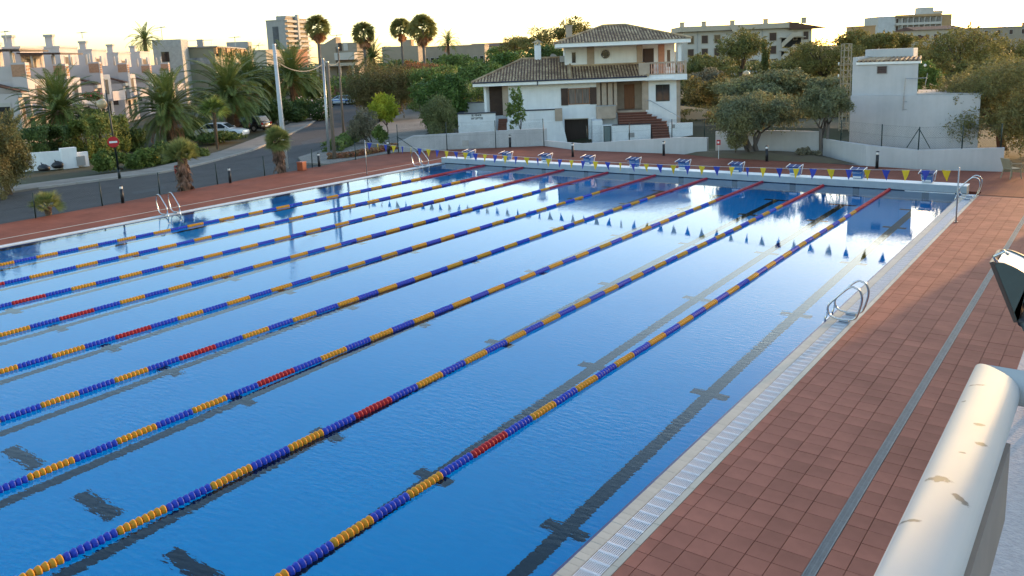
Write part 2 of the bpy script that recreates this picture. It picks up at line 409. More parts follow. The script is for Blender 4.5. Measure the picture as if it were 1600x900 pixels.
lw = thing('drain_line', 'thin pale drain line along the left-hand deck beside the street', 'drain', (-26.95,0,0))
MB().box(-.04,.04,-50,3.5,-.01,.004).build('cover_strip', MT['beige_run'], lw)

# ---------------------------------------------------------------- pool basin
DEP = -1.9
def pool_mat():
    m, nt, b = mat_base('blue_pool_mosaic'); N = nt.nodes; L = nt.links
    geo = N.new('ShaderNodeNewGeometry')
    br = N.new('ShaderNodeTexBrick'); br.offset = 0; br.inputs['Scale'].default_value = 1; br.inputs['Brick Width'].default_value = .25; br.inputs['Row Height'].default_value = .125
    br.inputs['Mortar Size'].default_value = .004; br.inputs['Color1'].default_value = (.0,.288,.69,1); br.inputs['Color2'].default_value = (.0,.278,.675,1); br.inputs['Mortar'].default_value = (.0,.30,.705,1)
    L.new(geo.outputs['Position'], br.inputs['Vector']); L.new(br.outputs[0], b.inputs['Base Color'])
    b.inputs['Roughness'].default_value = .9; b.inputs['Specular IOR Level'].default_value = 0.0; return m
MT['pool'] = pool_mat()
MT['navy'] = M('navy_line_tile', (.006,.012,.03), .9, .15, 3, spec=0.0)
MT['edge_navy'] = M('navy_waterline_tile', (.018,.035,.13), .35, .1, 3)
MT['endwall'] = M('pale_end_wall_tile', (.29,.345,.385), .5, .08, 2.5)
bs = MB()
bs.add([(XL,-50,DEP),(XR,-50,DEP),(XR,.3,DEP),(XL,.3,DEP)], [(0,1,2,3)])
bs.add([(XR,-50,DEP),(XR,.3,DEP),(XR,.3,-.009),(XR,-50,-.009)], [(0,1,2,3)])
bs.add([(XL,-50,DEP),(XL,.3,DEP),(XL,.3,-.009),(XL,-50,-.009)], [(3,2,1,0)])
bs.add([(XL,-50,DEP),(XR,-50,DEP),(XR,-50,.0),(XL,-50,.0)], [(3,2,1,0)])
basin = tag(bs.build('pool_basin', MT['pool']), kind='structure')
for s, x in ((1,XR),(-1,XL)):
    MB().box(min(x-s*.035,x-s*.001),max(x-s*.035,x-s*.001),-50,-.001,-.28,-.004).build('waterline_band', MT['edge_navy'], basin)
for i in range(10):
    cx = -1.25 - 2.5*i
    ln = MB().add([(cx-.125,-48,DEP+.004),(cx+.125,-48,DEP+.004),(cx+.125,-2.0,DEP+.004),(cx-.125,-2.0,DEP+.004)], [(0,1,2,3)])
    lane = ln.build('lane_line', MT['navy'], basin)
    cm = MB()
    for k in range(1,10):
        cm.add([(cx-.36,-5*k-.12,DEP+.008),(cx+.36,-5*k-.12,DEP+.008),(cx+.36,-5*k+.12,DEP+.008),(cx-.36,-5*k+.12,DEP+.008)], [(0,1,2,3)])
    cm.add([(cx-.5,-2.0,DEP+.008),(cx+.5,-2.0,DEP+.008),(cx+.5,-1.75,DEP+.008),(cx-.5,-1.75,DEP+.008)], [(0,1,2,3)])
    cm.build('cross_marks', MT['navy'], lane)
for i in range(1,10):
    x = -2.5*i
    MB().add([(x-.55,-28.62,DEP+.005),(x+.55,-28.62,DEP+.005),(x+.55,-28.36,DEP+.005),(x-.55,-28.36,DEP+.005)], [(0,1,2,3)]).build('floor_bar', MT['navy'], basin)
# water
def water_mat():
    m, nt, b = mat_base('pool_water'); N = nt.nodes; L = nt.links
    b.inputs['Transmission Weight'].default_value = 1.0; b.inputs['IOR'].default_value = 1.333; b.inputs['Roughness'].default_value = 0.0
    b.inputs['Base Color'].default_value = (1,1,1,1); b.inputs['Specular Tint'].default_value = (.2,.8,.95,1)
    geo = N.new('ShaderNodeNewGeometry')
    mp = N.new('ShaderNodeMapping'); mp.inputs['Rotation'].default_value = (0,0,-.62); mp.inputs['Scale'].default_value = (.55,1.5,1); L.new(geo.outputs['Position'], mp.inputs[0])
    n1 = N.new('ShaderNodeTexNoise'); n1.inputs['Scale'].default_value = 9.5; n1.inputs['Detail'].default_value = 2.5; n1.inputs['Roughness'].default_value = .45; L.new(mp.outputs[0], n1.inputs['Vector'])
    n2 = N.new('ShaderNodeTexNoise'); n2.inputs['Scale'].default_value = .35; n2.inputs['Detail'].default_value = 2; L.new(geo.outputs['Position'], n2.inputs['Vector'])
    mr = N.new('ShaderNodeMapRange'); mr.inputs[1].default_value = .38; mr.inputs[2].default_value = .68; mr.inputs[3].default_value = .35; mr.inputs[4].default_value = 1.25; L.new(n2.outputs[0], mr.inputs[0])
    mu = N.new('ShaderNodeMath'); mu.operation = 'MULTIPLY'; L.new(n1.outputs[0], mu.inputs[0]); L.new(mr.outputs[0], mu.inputs[1])
    # the breeze only reaches the near end; the far end lies calm
    ds = N.new('ShaderNodeVectorMath'); ds.operation = 'DISTANCE'; ds.inputs[1].default_value = (-4,-32,0); L.new(geo.outputs['Position'], ds.inputs[0])
    cm = N.new('ShaderNodeMapRange'); cm.interpolation_type = 'SMOOTHSTEP'; cm.inputs[1].default_value = 7; cm.inputs[2].default_value = 22; cm.inputs[3].default_value = 1.0; cm.inputs[4].default_value = .2; L.new(ds.outputs['Value'], cm.inputs[0])
    m2 = N.new('ShaderNodeMath'); m2.operation = 'MULTIPLY'; L.new(mu.outputs[0], m2.inputs[0]); L.new(cm.outputs[0], m2.inputs[1]); mu = m2
    bp = N.new('ShaderNodeBump'); bp.inputs['Strength'].default_value = .44; bp.inputs['Distance'].default_value = .014
    L.new(mu.outputs[0], bp.inputs['Height']); L.new(bp.outputs[0], b.inputs['Normal']); return m
MT['water'] = water_mat()
tag(MB().add([(XL+.0005,-49.999,WZ),(XR-.0005,-49.999,WZ),(XR-.0005,-.0005,WZ),(XL+.0005,-.0005,WZ)], [(0,1,2,3)]).build('water', MT['water']), kind='structure')
# raised far end wall
ew = MB().box(XL-.3,.12,0,.55,-1.95,.27)
endw = tag(ew.build('end_wall', MT['endwall']), kind='structure')
MB().box(XL-.31,.13,-.008,.612,.2702,.292).build('white_coping', MT['paint_white'], endw, bevel=.008)
for i in range(10):
    cx = -1.25-2.5*i
    MB().box(cx-.125,cx+.125,-.004,0.01,-1.89,.02).build('target_stripe', M('grey_target_tile', (.10,.11,.13), .5, .1, 3) if i == 0 else bpy.data.materials['grey_target_tile'], endw)
MB().box(XL-.3,.12,-.006,.004,-.02,.012).build('waterline_joint', MT['navy'], endw)
gr_ = MB()
for k in range(38): gr_.box(-1.95+.045*k,-1.95+.045*k+.026,-.05,-.002,-.10,.0)
gr_.box(-1.97,-.25,-.055,-.05,-.03,.004)
gr_.build('overflow_grille', MT['paint_white'], endw)
# ================================================================ POOL EQUIPMENT
# ---------------------------------------------------------------- lane ropes
FLC = {'yellow': (.62,.27,.012), 'blue': (.022,.055,.42), 'red': (.42,.012,.018), 'wine': (.33,.02,.04)}
for k, c in FLC.items(): MT['float_'+k] = M('float_plastic_'+k, c, .55, .12, 14, spec=.35)
BP = .0816                     # spacing of the floats
prof = [(.026,-.0385),(.044,-.034),(.056,-.018),(.064,.006),(.067,.020),(.060,.029),(.030,.033),(.024,.0385)]
def bead(mb, y):
    t = MB().lathe(prof, 12)
    return mb.add([(v[0], v[2]+y, v[1]) for v in t.v], [f[::-1] for f in t.f])
float_me = {k: bead(MB(), 0).mesh('float', MT['float_'+k], False) for k in FLC}
for me in float_me.values(): me.polygons.foreach_set('use_smooth', [True]*len(me.polygons))
sect = {}
def section_mesh(col, n):
    if (col, n) not in sect:
        mb = MB()
        for k in range(n): bead(mb, -(k+.5)*BP)
        sect[(col, n)] = mb.mesh('float_section', MT['float_'+col], True)
    return sect[(col, n)]
core_me = {}
def core_mesh(col, n):
    if (col, n) not in core_me:
        core_me[(col, n)] = MB().tube([(0,-.002,0),(0,-n*BP+.002,0)], .024, 8).mesh('float_section', MT['float_'+col], True)
    return core_me[(col, n)]
random.seed(21)
place = ['nearest to the right-hand pool edge','second from the right-hand pool edge','third from the right-hand pool edge','fourth from the right-hand pool edge',
         'fifth from either side','fourth from the left-hand pool edge','third from the left-hand pool edge','second from the left-hand pool edge','nearest to the left-hand pool edge']
for i in range(1,10):
    x = -2.5*i
    t = thing('lane_rope', 'floating lane rope of blue and yellow floats, '+place[i-1], 'lane rope', (x,0,WZ+.022), group='lane ropes across the pool')
    ends = -34.0 if i < 8 else -31.0
    MB().tube([(0,.02,.02),(0,-.1,.0),(0,ends,0)], .008, 6).build('cable', MT['galv'], t)
    MB().tube([(0,.0,.03),(0,-.06,.025)], .022, 8).build('wall_hook', MT['steel'], t)
    y = -.10; seq = [('red' if i <= 2 else 'wine', 61)]; col = 0; yy = -.10-61*BP
    while yy > ends:
        if col == 30 and not any(q[1] == 10 for q in seq):
            seq.append(('red', 10)); yy -= 10*BP; col = 31; continue
        seq.append((('yellow','blue')[col%2], 8)); yy -= 8*BP; col += 1
    for c, n in seq:
        wob = .030*math.sin(y*.37+i*2.1)*min(1,(-y-5)*.2)+random.uniform(-.006,.006) if n < 20 else 0
        near_rope = i <= 3 and y < -19.5
        if near_rope:
            s = link('float_section', core_mesh(c, n), t, (wob, y, 0))
            for k in range(n): link('float', float_me[c], s, (random.uniform(-.004,.004), -(k+.5)*BP, random.uniform(-.003,.003)), (random.uniform(-.04,.04), random.uniform(0,1), random.uniform(-.06,.06)))
        else:
            link('float_section', section_mesh(c, n), t, (wob, y, 0), (0, random.uniform(0,1), 0))
        y -= n*BP

# ---------------------------------------------------------------- backstroke flags
MT['flag_blue'] = M('blue_pennant_cloth', (.03,.045,.30), .7, .12, 6); MT['flag_yel'] = M('yellow_pennant_cloth', (.60,.40,.015), .7, .12, 6)
pR, pL = Vector((.62,-5.5,0)), Vector((-26.35,-4.9,0)); HP = 1.66
for p, lb in ((pR,'thin steel flag post at the right end of the pennant line'), (pL,'thin steel flag post at the left end of the pennant line')):
    t = thing('flag_post', lb, 'post', p, group='posts of the pennant line')
    MB().tube([(0,0,0),(0,0,HP+.06)], .021, 8).build('pole', MT['galv'], t, True)
    MB().cyl((0,0,0),(0,0,.03),.05,n=12).build('socket', MT['steel'], t)
    MB().ball((0,0,HP+.06), .026, 8, 6).build('cap', MT['steel'], t, True)
fl = thing('pennant_line', 'line of blue and yellow triangular pennants strung across the pool', 'flags', pL)
dv = pR - pL
def line_pt(s):
    p = dv*s; return Vector((p.x, p.y, HP-.02 - .34*4*s*(1-s)))
MB().tube([line_pt(k/40) for k in range(41)], .005, 5).build('cord', MT['paint_white'], fl)
random.seed(8)
NF = 46
for k in range(NF):
    s = (k+.6)/(NF+.2); p = line_pt(s); tw = random.uniform(-.9,.9) if random.random() < .45 else random.uniform(-.25,.25)
    w, h = .125, .36; a = math.atan2(dv.y, dv.x) + tw; sw = random.uniform(-.07,.07)
    mb = MB(); dx, dy = math.cos(a)*w, math.sin(a)*w; nx_, ny_ = -math.sin(a)*.0015, math.cos(a)*.0015; bw = random.uniform(-.05,.05)
    fr = [(-dx,-dy,0),(dx,dy,0),(dx*.5-ny_*0+bw*ny_*300,dy*.5+sw*.4,-h*.5),(sw*dx*3,sw,-h),(-dx*.5,-dy*.5+sw*.4,-h*.5)]
    mb.extr([(q[0]-nx_,q[1]-ny_,q[2]) for q in fr], (2*nx_,2*ny_,0))
    mb.build('pennant', MT['flag_blue' if k%2 == 0 else 'flag_yel'], fl, loc=p)

# ---------------------------------------------------------------- starting blocks
MT['block_blue'] = M('blue_block_paint', (.06,.16,.38), .4, .12, 5); MT['block_top'] = M('navy_nonslip_top', (.025,.045,.15), .75, .12, 20)
def start_block(t):
    MB().box(-.21,.21,.02,.36,0,.035).build('base_plate', MT['paint_white'], t)
    MB().add([(-.19,.03,.035),(.19,.03,.035),(.19,.33,.035),(-.19,.33,.035),(-.22,-.06,.40),(.22,-.06,.40),(.22,.30,.47),(-.22,.30,.47)],
             [(0,3,2,1),(4,5,6,7),(0,1,5,4),(1,2,6,5),(2,3,7,6),(3,0,4,7)]).build('pedestal', MT['block_blue'], t, bevel=.012)
    MB().obox((0,-.09,.12),(.34,.006,.08),0,0,.25).build('front_panel', MT['paint_white'], t)
    sl = .12
    MB().obox((0,.04,.465),(.52,.50,.04),0,0,sl).build('platform', MT['block_top'], t, bevel=.008)
    MB().obox((0,.04,.488),(.022,.48,.006),0,0,sl).build('centre_line', MT['paint_white'], t)
    for s in (-1,1):
        MB().tube([(s*.29,-.25,.42),(s*.29,-.22,.45),(s*.30,.34,.525),(s*.30,.36,.50),(s*.27,.28,.30),(s*.25,.26,.10)], .016, 8).build('side_rail', MT['paint_white'], t, True)
    MB().tube([(-.2,-.22,.38),(-.2,-.27,.33),(.2,-.27,.33),(.2,-.22,.38)], .013, 8).build('backstroke_bar', MT['steel'], t, True)
proto = None
for i in range(10):
    lb = 'blue starting block with white side rails, '+('nearest to the right-hand corner of the pool' if i == 0 else ORD[i]+' from the right-hand corner of the pool' if i < 9 else 'last one at the left-hand end of the row')
    if proto is None:
        proto = thing('starting_block', lb, 'starting block', (-1.25,.14,.345), group='starting blocks on the end wall'); start_block(proto); o = proto
    else: o = copy_tree(proto); o['label'] = lb
    o.location = (-1.25-2.5*i, .14, .292); o.scale = (.9,.9,.9)

# ---------------------------------------------------------------- pool ladders
loop = [(.58,.2),(.64,.42),(.65,.58),(.60,.71),(.49,.765),(.37,.72),(.16,.50),(.02,.34),(-.015,.22),(.03,.12),(.13,.065),(.28,.05),(.43,.06),(.53,.11)]
def catmull(P, sub=4):
    n = len(P); out = []
    for i in range(n):
        p0,p1,p2,p3 = [np.array(P[(i+k-1)%n]) for k in range(4)]
        for s in range(sub):
            t = s/sub; out.append(tuple(.5*((2*p1)+(-p0+p2)*t+(2*p0-5*p1+4*p2-p3)*t*t+(-p0+3*p1-3*p2+p3)*t**3)))
    return out
def ladder(label, loc, flip, scale=1.0):
    t = thing('pool_ladder', label, 'ladder', loc, math.pi if flip else 0, group='steel pool ladders')
    for y in (-.26,.26):
        MB().tube([(x*scale, y, z*scale) for x, z in catmull(loop)], .021, 10, closed=True).build('handrail', MT['steel'], t, True)
        MB().box(.22,.42,y-.035,y+.035,.0,.035).build('foot_plate', MT['steel'], t, bevel=.006)
        MB().tube([(-.005,y,.2),(-.06,y,0),(-.08,y,-.4),(-.08,y,-1.3)], .02, 8).build('lower_rail', MT['steel'], t, True)
    for z in (-.3,-.6,-.9,-1.2): MB().box(-.13,-.03,-.25,.25,z-.015,z+.015).build('tread', MT['steel'], t)
    return t
ladder('steel pool ladder on the right-hand edge, nearest to the camera', (0,-16.6,0), False)
ladder('steel pool ladder at the far right corner beside the end wall', (0,-1.0,0), False, 1.06)
ladder('steel pool ladder on the left-hand edge beside the street', (XL,-16.3,0), True, 1.08)
ladder('steel pool ladder at the far left corner of the pool', (XL-.05,-1.6,0), True, 1.08)

# ---------------------------------------------------------------- bollard lamps on the deck
MT['lamp_white'] = M('opal_lamp_plastic', (.72,.72,.70), .4, .04, 4)
def bollard(t):
    MB().cyl((0,0,0),(0,0,.015),.10,n=16).build('base_plate', MT['black'], t)
    MB().tube([(0,0,.015),(0,0,.62)], .068, 16).build('post', MT['black'], t, True)
    MB().tube([(0,0,.62),(0,0,.735)], .064, 16).build('lamp_head', MT['lamp_white'], t, True)
    MB().lathe([(.075,.735),(.078,.75),(.06,.775),(.02,.79)], 16).build('cap', MT['black'], t, True)
bl = [((192,317),'black bollard lamp on the left-hand deck, nearest to the camera'),((360,286),'black bollard lamp on the left-hand deck between the two small palms'),
      ((499,260.5),'black bollard lamp behind the orange box on the left-hand deck'),((607,240.5),'black bollard lamp at the far left corner of the deck'),
      ((797,230),'black bollard lamp in front of the grey wall below the villa'),((895,245),'black bollard lamp in front of the villa garage'),
      ((1037,243),'black bollard lamp in front of the villa entrance steps'),((1198,252),'black bollard lamp in front of the large tamarisk bed'),
      ((1370,263),'black bollard lamp in front of the white transformer tower wall')]
proto = None
for (q, lb) in bl:
    p = GP(*q)
    if proto is None: proto = o = thing('bollard_lamp', lb, 'bollard', p, group='black bollard lamps around the deck'); bollard(o)
    else: o = copy_tree(proto); o['label'] = lb
    o.location = (p[0], p[1], 0); o.rotation_euler = (random.uniform(-.015,.015), random.uniform(-.015,.015), random.uniform(0,3))

# ---------------------------------------------------------------- wire fences
MT['wire'] = M('green_wire', (.03,.05,.042), .5, .1, 6, metal=.3)
def mesh_panel(mb, a, b, z0a, z0b, h, step=.10, r=.0016):
    a = Vector((a[0],a[1],0)); b = Vector((b[0],b[1],0)); L = (b-a).length; d = (b-a)/L; n = int((L+h)/step)
    def pt(s, z):
        base = z0a + (z0b-z0a)*max(0,min(1,s/L)); p = a + d*s; return (p.x, p.y, base+z)
    for k in range(n):
        s = -h + k*step
        for sg in (0,1):
            lo, hi = max(0, -s), min(h, L-s)
            if hi-lo < .03: continue
            mb.tube([pt(s+lo, lo if sg == 0 else h-lo), pt(s+hi, hi if sg == 0 else h-hi)], r, 3, caps=False)
def fence(label, posts, h, struts=(), r=.026, group=None):
    t = thing('wire_fence', label, 'fence', posts[0], group=group)
    o = Vector(posts[0]); P = [Vector(p)-o for p in posts]
    for k, p in enumerate(P):
        MB().tube([p, p+Vector((random.uniform(-.03,.03),random.uniform(-.03,.03),h))], r, 8).build('post', MT['green_post'], t, True)
    for k in struts:
        p = P[k[0]]; q = p + Vector(k[1]); MB().tube([p+Vector((0,0,h*.92)), q], r*.75, 6).build('strut', MT['green_post'], t)
    w = MB(); ms = MB()
    for a, b in zip(P[:-1], P[1:]):
        for f in (.04,.5,.97): w.tube([a+Vector((0,0,h*f)), b+Vector((0,0,h*f))], .0028, 4, caps=False)
        mesh_panel(ms, a, b, a.z+.03, b.z+.03, h*.93)
    w.build('tension_wires', MT['wire'], t); tag(ms.build('wire_mesh', MT['wire'], t), kind='stuff')
    return t
random.seed(2)
fl_posts = [(-29.75,-24.2,0),(-30.05,-21.7,0)] + [tuple(GP(*q)[:2])+(0,) for q in ((56,341),(160,322),(250,305),(340,288),(413.7,274.5),(488,261.7),(555.7,249.5),(609.5,240),(623,238.2))]
fence('green wire fence between the left-hand deck and the street', fl_posts, 1.05, [(10, (1.0,.75,-.0))])
wl_posts = [tuple(GP(*q)[:2])+(0,) for q in ((623.5,237.6),(699,234),(775,231.2),(850,228.6))]
wl_posts = [(x+.12,y-.16,z) for x,y,z in wl_posts]
fence('tall wire fence in front of the grey wall below the villa', wl_posts, 1.75)

# ---------------------------------------------------------------- boundary walls around the deck
def wall_run(name, label, pts, zb, zt, th, mat, cap=None, capmat=None):
    """pts: (x,y) or (x,y,top)"""
    t = thing(name, label, 'wall', (pts[0][0],pts[0][1],0)); o = pts[0]
    mb = MB(); cb = MB()
    L = [(p[0]-o[0], p[1]-o[1]) for p in pts]; R = offset_line(L, th)
    tops = [p[2] if len(p) > 2 else zt for p in pts]
    for i in range(len(pts)-1):
        a,b,c,d = L[i],L[i+1],R[i+1],R[i]; za, zc = tops[i], tops[i+1]
        mb.add([(*a,zb),(*b,zb),(*c,zb),(*d,zb),(*a,za),(*b,zc),(*c,zc),(*d,za)], [(0,3,2,1),(4,5,6,7),(0,1,5,4),(1,2,6,5),(2,3,7,6),(3,0,4,7)])
        if cap:
            cb.add([(*a,za+.002),(*b,zc+.002),(*c,zc+.002),(*d,za+.002),(*a,za+cap),(*b,zc+cap),(*c,zc+cap),(*d,za+cap)], [(0,3,2,1),(4,5,6,7),(0,1,5,4),(1,2,6,5),(2,3,7,6),(3,0,4,7)])
    mb.build('wall_body', mat, t)
    if cap: cb.build('wall_cap', capmat, t)
    return t
MT['grey_white'] = M('grey_white_wall_paint', (.50,.50,.50), .85, .08, 1.1, bump=.15, bscale=20, streak=.10, blotch=.1)
g1, g2 = GP(623,238), GP(856,228)
w1 = wall_run('boundary_wall', 'grey-white rendered wall at the far left of the deck, below the villa', [(g1[0],g1[1],.62),(-31.2,3.75,.98),(-29.7,5.25,1.0),(-26.5,7.55,1.07),(g2[0]-.1,g2[1]+.1,1.09)], -1.5, 1, .22, MT['grey_white'])
MB().obox((3.55-.04,3.55*.66+.02,.43),(.42,.04,.36),math.atan2(.72,1)).build('meter_box', MT['conc'], w1)
MT['pool_wall'] = M('pale_blue_white_wall_paint', (.47,.46,.455), .8, .05, .9, bump=.15, bscale=20, streak=.06, blotch=.08)
w2 = wall_run('boundary_wall', 'long low white wall behind the starting blocks', [(-24.7,8.75,.33),(-21.4,7.75,.36),(-15.2,8.0,.86),(-13.5,8.0,.90)], -1.5, 1, .2, MT['pool_wall'])
w2b = wall_run('boundary_wall', 'white wall behind the tamarisk trees, stepped down at one end', [(-13.4,8.9,1.15),(-9.9,9.6,1.20),(-7.9,9.3,1.22)], -1.5, 1, .2, MT['pool_wall'])
w3 = wall_run('boundary_wall', 'white wall below the transformer tower, ending by the pine', [(-7.85,9.3,.86),(-5.0,6.5,.92),(-2.75,6.15,.80),(.55,6.6,.98)], -1.5, 1, .22, MT['pool_wall'])
f2 = [(-21.0,7.86,.42),(-18.2,7.92,.65),(-15.6,8.06,.86),(-13.7,8.1,.92),(-11.9,8.3,.95)]
fence('wire fence standing on the low white wall in front of the villa', f2, 1.0)
f3 = [(-6.6,8.2,.90),(-4.35,6.58,.88),(-2.75,6.3,.82),(-1.05,6.5,.90),(.4,6.7,.98)]
fence('wire fence with a braced post on the wall below the transformer tower', f3, 1.02, [(2,(-.48,.02,.06)),(2,(.48,.05,.06))])
# planting bed in front of the wall
bd = MB(); random.seed(6)
bp_ = [(-14.6,7.55),(-12.5,6.75),(-9.5,6.55),(-6.6,6.45),(-5.4,6.6),(-7.9,9.2),(-9.9,9.5),(-13.4,8.8)]
n = len(bp_); cx = sum(p[0] for p in bp_)/n; cy = sum(p[1] for p in bp_)/n
rings = []
for f, z in ((1,.004),(.85,.14),(.6,.22),(.3,.26),(.0,.28)):
    rings.append([(cx+(x-cx)*f, cy+(y-cy)*f, z+(random.uniform(-.05,.05) if f < 1 else 0)) for x, y in bp_])
for R_ in rings: bd.v += R_
for k in range(len(rings)-1):
    for i in range(n): bd.f.append((k*n+i, k*n+(i+1)%n, (k+1)*n+(i+1)%n, (k+1)*n+i))
tag(bd.build('planting_bed', MT['soil'], None, True), kind='structure')

# ---------------------------------------------------------------- small things on the deck
MT['orange'] = M('orange_plastic', (.33,.075,.03), .5, .1, 5)
p = GP(472,266)
t = thing('storage_box', 'small orange box standing on the left-hand deck by a palm', 'box', (p[0],p[1],0), .2)
MB().box(-.19,.19,-.17,.17,.0,.42).build('box_body', MT['orange'], t, bevel=.02)
MB().box(-.205,.205,-.185,.185,.422,.47).build('lid', M('orange_lid', (.42,.10,.04), .5, .1, 5), t, bevel=.015)
p = GP(1580,279)
MT['chair'] = M('faded_plastic_chair', (.30,.26,.17), .6, .1, 4)
t = thing('garden_chair', 'faded plastic garden chair standing under the pine on the right', 'chair', (p[0],p[1],0), 2.4)
MB().box(-.23,.23,-.22,.23,.40,.435).build('seat', MT['chair'], t, bevel=.012)
MB().add([(-.22,.2,.44),(.22,.2,.44),(.24,.33,.84),(-.24,.33,.84),(-.22,.225,.44),(.22,.225,.44),(.24,.36,.84),(-.24,.36,.84)], [(0,1,2,3),(7,6,5,4),(0,3,7,4),(1,5,6,2),(2,6,7,3),(0,4,5,1)]).build('backrest', MT['chair'], t)
for sx in (-1,1):
    for sy, dy in ((-1,-.05),(1,.08)):
        MB().tube([(sx*.2,sy*.19,.42),(sx*.25,sy*.2+dy,0)], [.024,.018], 6).build('leg', MT['chair'], t)
    MB().tube([(sx*.25,-.22,.41),(sx*.27,-.2,.62),(sx*.27,.22,.64),(sx*.24,.28,.68)], .02, 6).build('armrest', MT['chair'], t)
p = GP(1124,248)
t = thing('warning_post', 'thin white post with a small red sign beside the tamarisk bed', 'sign', (p[0],p[1]-.1,0))
MT['red'] = M('red_enamel', (.45,.015,.02), .4, .1, 5)
MB().tube([(0,0,0),(0,0,1.0)], .012, 6).build('post', MT['paint_white'], t)
MB().obox((0,-.015,.86),(.2,.02,.26),.5).build('sign_plate', MT['red'], t)
MB().obox((-.006,-.028,.86),(.09,.012,.10),.5).build('sign_symbol', MT['paint_white'], t)
p = GP(279,297)
t = thing('warning_post', 'thin post with a small red and white sign left of a palm', 'sign', (p[0],p[1],0))
MB().tube([(0,0,0),(0,0,1.15)], .012, 6).build('post', MT['galv'], t)
MB().obox((0,0,.98),(.16,.02,.40),.8).build('sign_plate', MT['red'], t); MB().obox((.012,-.012,1.08),(.10,.012,.08),.8).build('sign_symbol', MT['paint_white'], t)

# ---------------------------------------------------------------- viewing terrace: building, railing, floodlight
MT['stucco'] = M('pale_grey_terrace_render', (.39,.36,.36), .95, .12, 30, bump=.5, bscale=70)
b = MB().box(4.31,16,-50,4.6,-.5,3.6)
tb = thing('terrace_building', 'flat pale grey terrace roof at the right-hand edge of the picture', 'building', (0,0,0))
b.build('wall_body', MT['white_dirty'], tb)
MB().box(4.27,16.05,-50.05,4.65,3.602,3.66).build('roof_slab', MT['stucco'], tb)
MB().box(7.3,14,-14,-11,3.662,10.5).build('tower_or_sun_block', MT['white_dirty'], tb)  # added unseen block and its cap, keeping direct sun off the handrail
MB().box(7.25,14.05,-14.05,-10.95,10.502,10.7).build('sun_block_cap', MT['white_dirty'], tb)
def rail_mat():
    m, nt, b = mat_base('scuffed_white_rail_paint'); N = nt.nodes; L = nt.links
    tc = N.new('ShaderNodeTexCoord')
    nz = N.new('ShaderNodeTexNoise'); nz.inputs['Scale'].default_value = 70.0; nz.inputs['Detail'].default_value = 6; L.new(tc.outputs['Object'], nz.inputs['Vector'])
    n3 = N.new('ShaderNodeTexNoise'); n3.inputs['Scale'].default_value = 5.0; n3.inputs['Detail'].default_value = 6; L.new(tc.outputs['Object'], n3.inputs['Vector'])
    mask = None
    # scuffs: centre x, y and half sizes in metres, rotation
    for cx, cy, ax, ay, rot in ((-.035,-.16,.026,.006,.1),(.012,-.46,.018,.011,.4),(.034,-.58,.014,.013,0),(-.026,-.83,.028,.018,.1),(.030,-.90,.027,.011,-.7),(-.05,-.30,.007,.008,0),(.0,-.66,.010,.005,.2),(-.045,-1.05,.025,.008,.2)):
        mp = N.new('ShaderNodeMapping'); mp.vector_type = 'TEXTURE'; mp.inputs['Location'].default_value = (cx,cy,0); mp.inputs['Rotation'].default_value = (0,0,rot); mp.inputs['Scale'].default_value = (ax,ay,10)
        L.new(tc.outputs['Object'], mp.inputs[0]); ln = N.new('ShaderNodeVectorMath'); ln.operation = 'LENGTH'; L.new(mp.outputs[0], ln.inputs[0])
        ad = N.new('ShaderNodeMath'); ad.operation = 'MULTIPLY_ADD'; ad.inputs[1].default_value = 2.2; L.new(nz.outputs[0], ad.inputs[0]); L.new(ln.outputs['Value'], ad.inputs[2])
        mr = N.new('ShaderNodeMapRange'); mr.inputs[1].default_value = 2.15; mr.inputs[2].default_value = 1.75; L.new(ad.outputs[0], mr.inputs[0])
        if mask is None: mask = mr.outputs[0]
        else:
            mx = N.new('ShaderNodeMath'); mx.operation = 'MAXIMUM'; L.new(mask, mx.inputs[0]); L.new(mr.outputs[0], mx.inputs[1]); mask = mx.outputs[0]
    base = N.new('ShaderNodeMix'); base.data_type = 'RGBA'; base.inputs[6].default_value = (.38,.39,.40,1); base.inputs[7].default_value = (.43,.44,.45,1); L.new(n3.outputs[0], base.inputs[0])
    mm = N.new('ShaderNodeMath'); mm.operation = 'MULTIPLY'; mm.inputs[1].default_value = .8; L.new(mask, mm.inputs[0])
    sc = N.new('ShaderNodeMix'); sc.data_type = 'RGBA'; sc.inputs[7].default_value = (.05,.045,.04,1); L.new(mm.outputs[0], sc.inputs[0]); L.new(base.outputs[2], sc.inputs[6])
    L.new(sc.outputs[2], b.inputs['Base Color']); b.inputs['Roughness'].default_value = .42; b.inputs['Specular IOR Level'].default_value = .05
    return m
MT['rail'] = rail_mat()
ZR = 4.60; YC = -30.92
t = thing('handrail', 'thick white scuffed metal handrail in the lower right corner', 'railing', (4.42,YC,3.66))
zc = ZR-3.66-.062
zc = ZR-3.66-.048
def oval(k=32):
    out = []
    for j in range(k):
        a = 2*math.pi*j/k; c, d = math.cos(a), math.sin(a)
        out.append((.073*math.copysign(abs(c)**.75, c), .048*math.copysign(abs(d)**.75, d)))
    return out
prf = oval(); k = len(prf)
mb = MB()
for ya, mit in ((0,1),(-4,0)):
    for (q, z_) in prf: mb.v.append((q, ya - q*mit, zc+z_))
for j in range(k): mb.f.append((j, (j+1)%k, k+(j+1)%k, k+j))
mb.f.append(tuple(range(k-1,-1,-1))); mb.f.append(tuple(range(k,2*k)))
mb.build('top_rail', MT['rail'], t, True)
mb = MB()
for xa, mit in ((.0015,1),(2.6,0)):
    for (q, z_) in prf: mb.v.append((xa - q*mit, q, zc+z_-.0005))
for j in range(k): mb.f.append((k+j, k+(j+1)%k, (j+1)%k, j))
mb.f.append(tuple(range(k))); mb.f.append(tuple(range(2*k-1,k-1,-1)))
mb.build('cross_rail', MT['rail'], t, True)
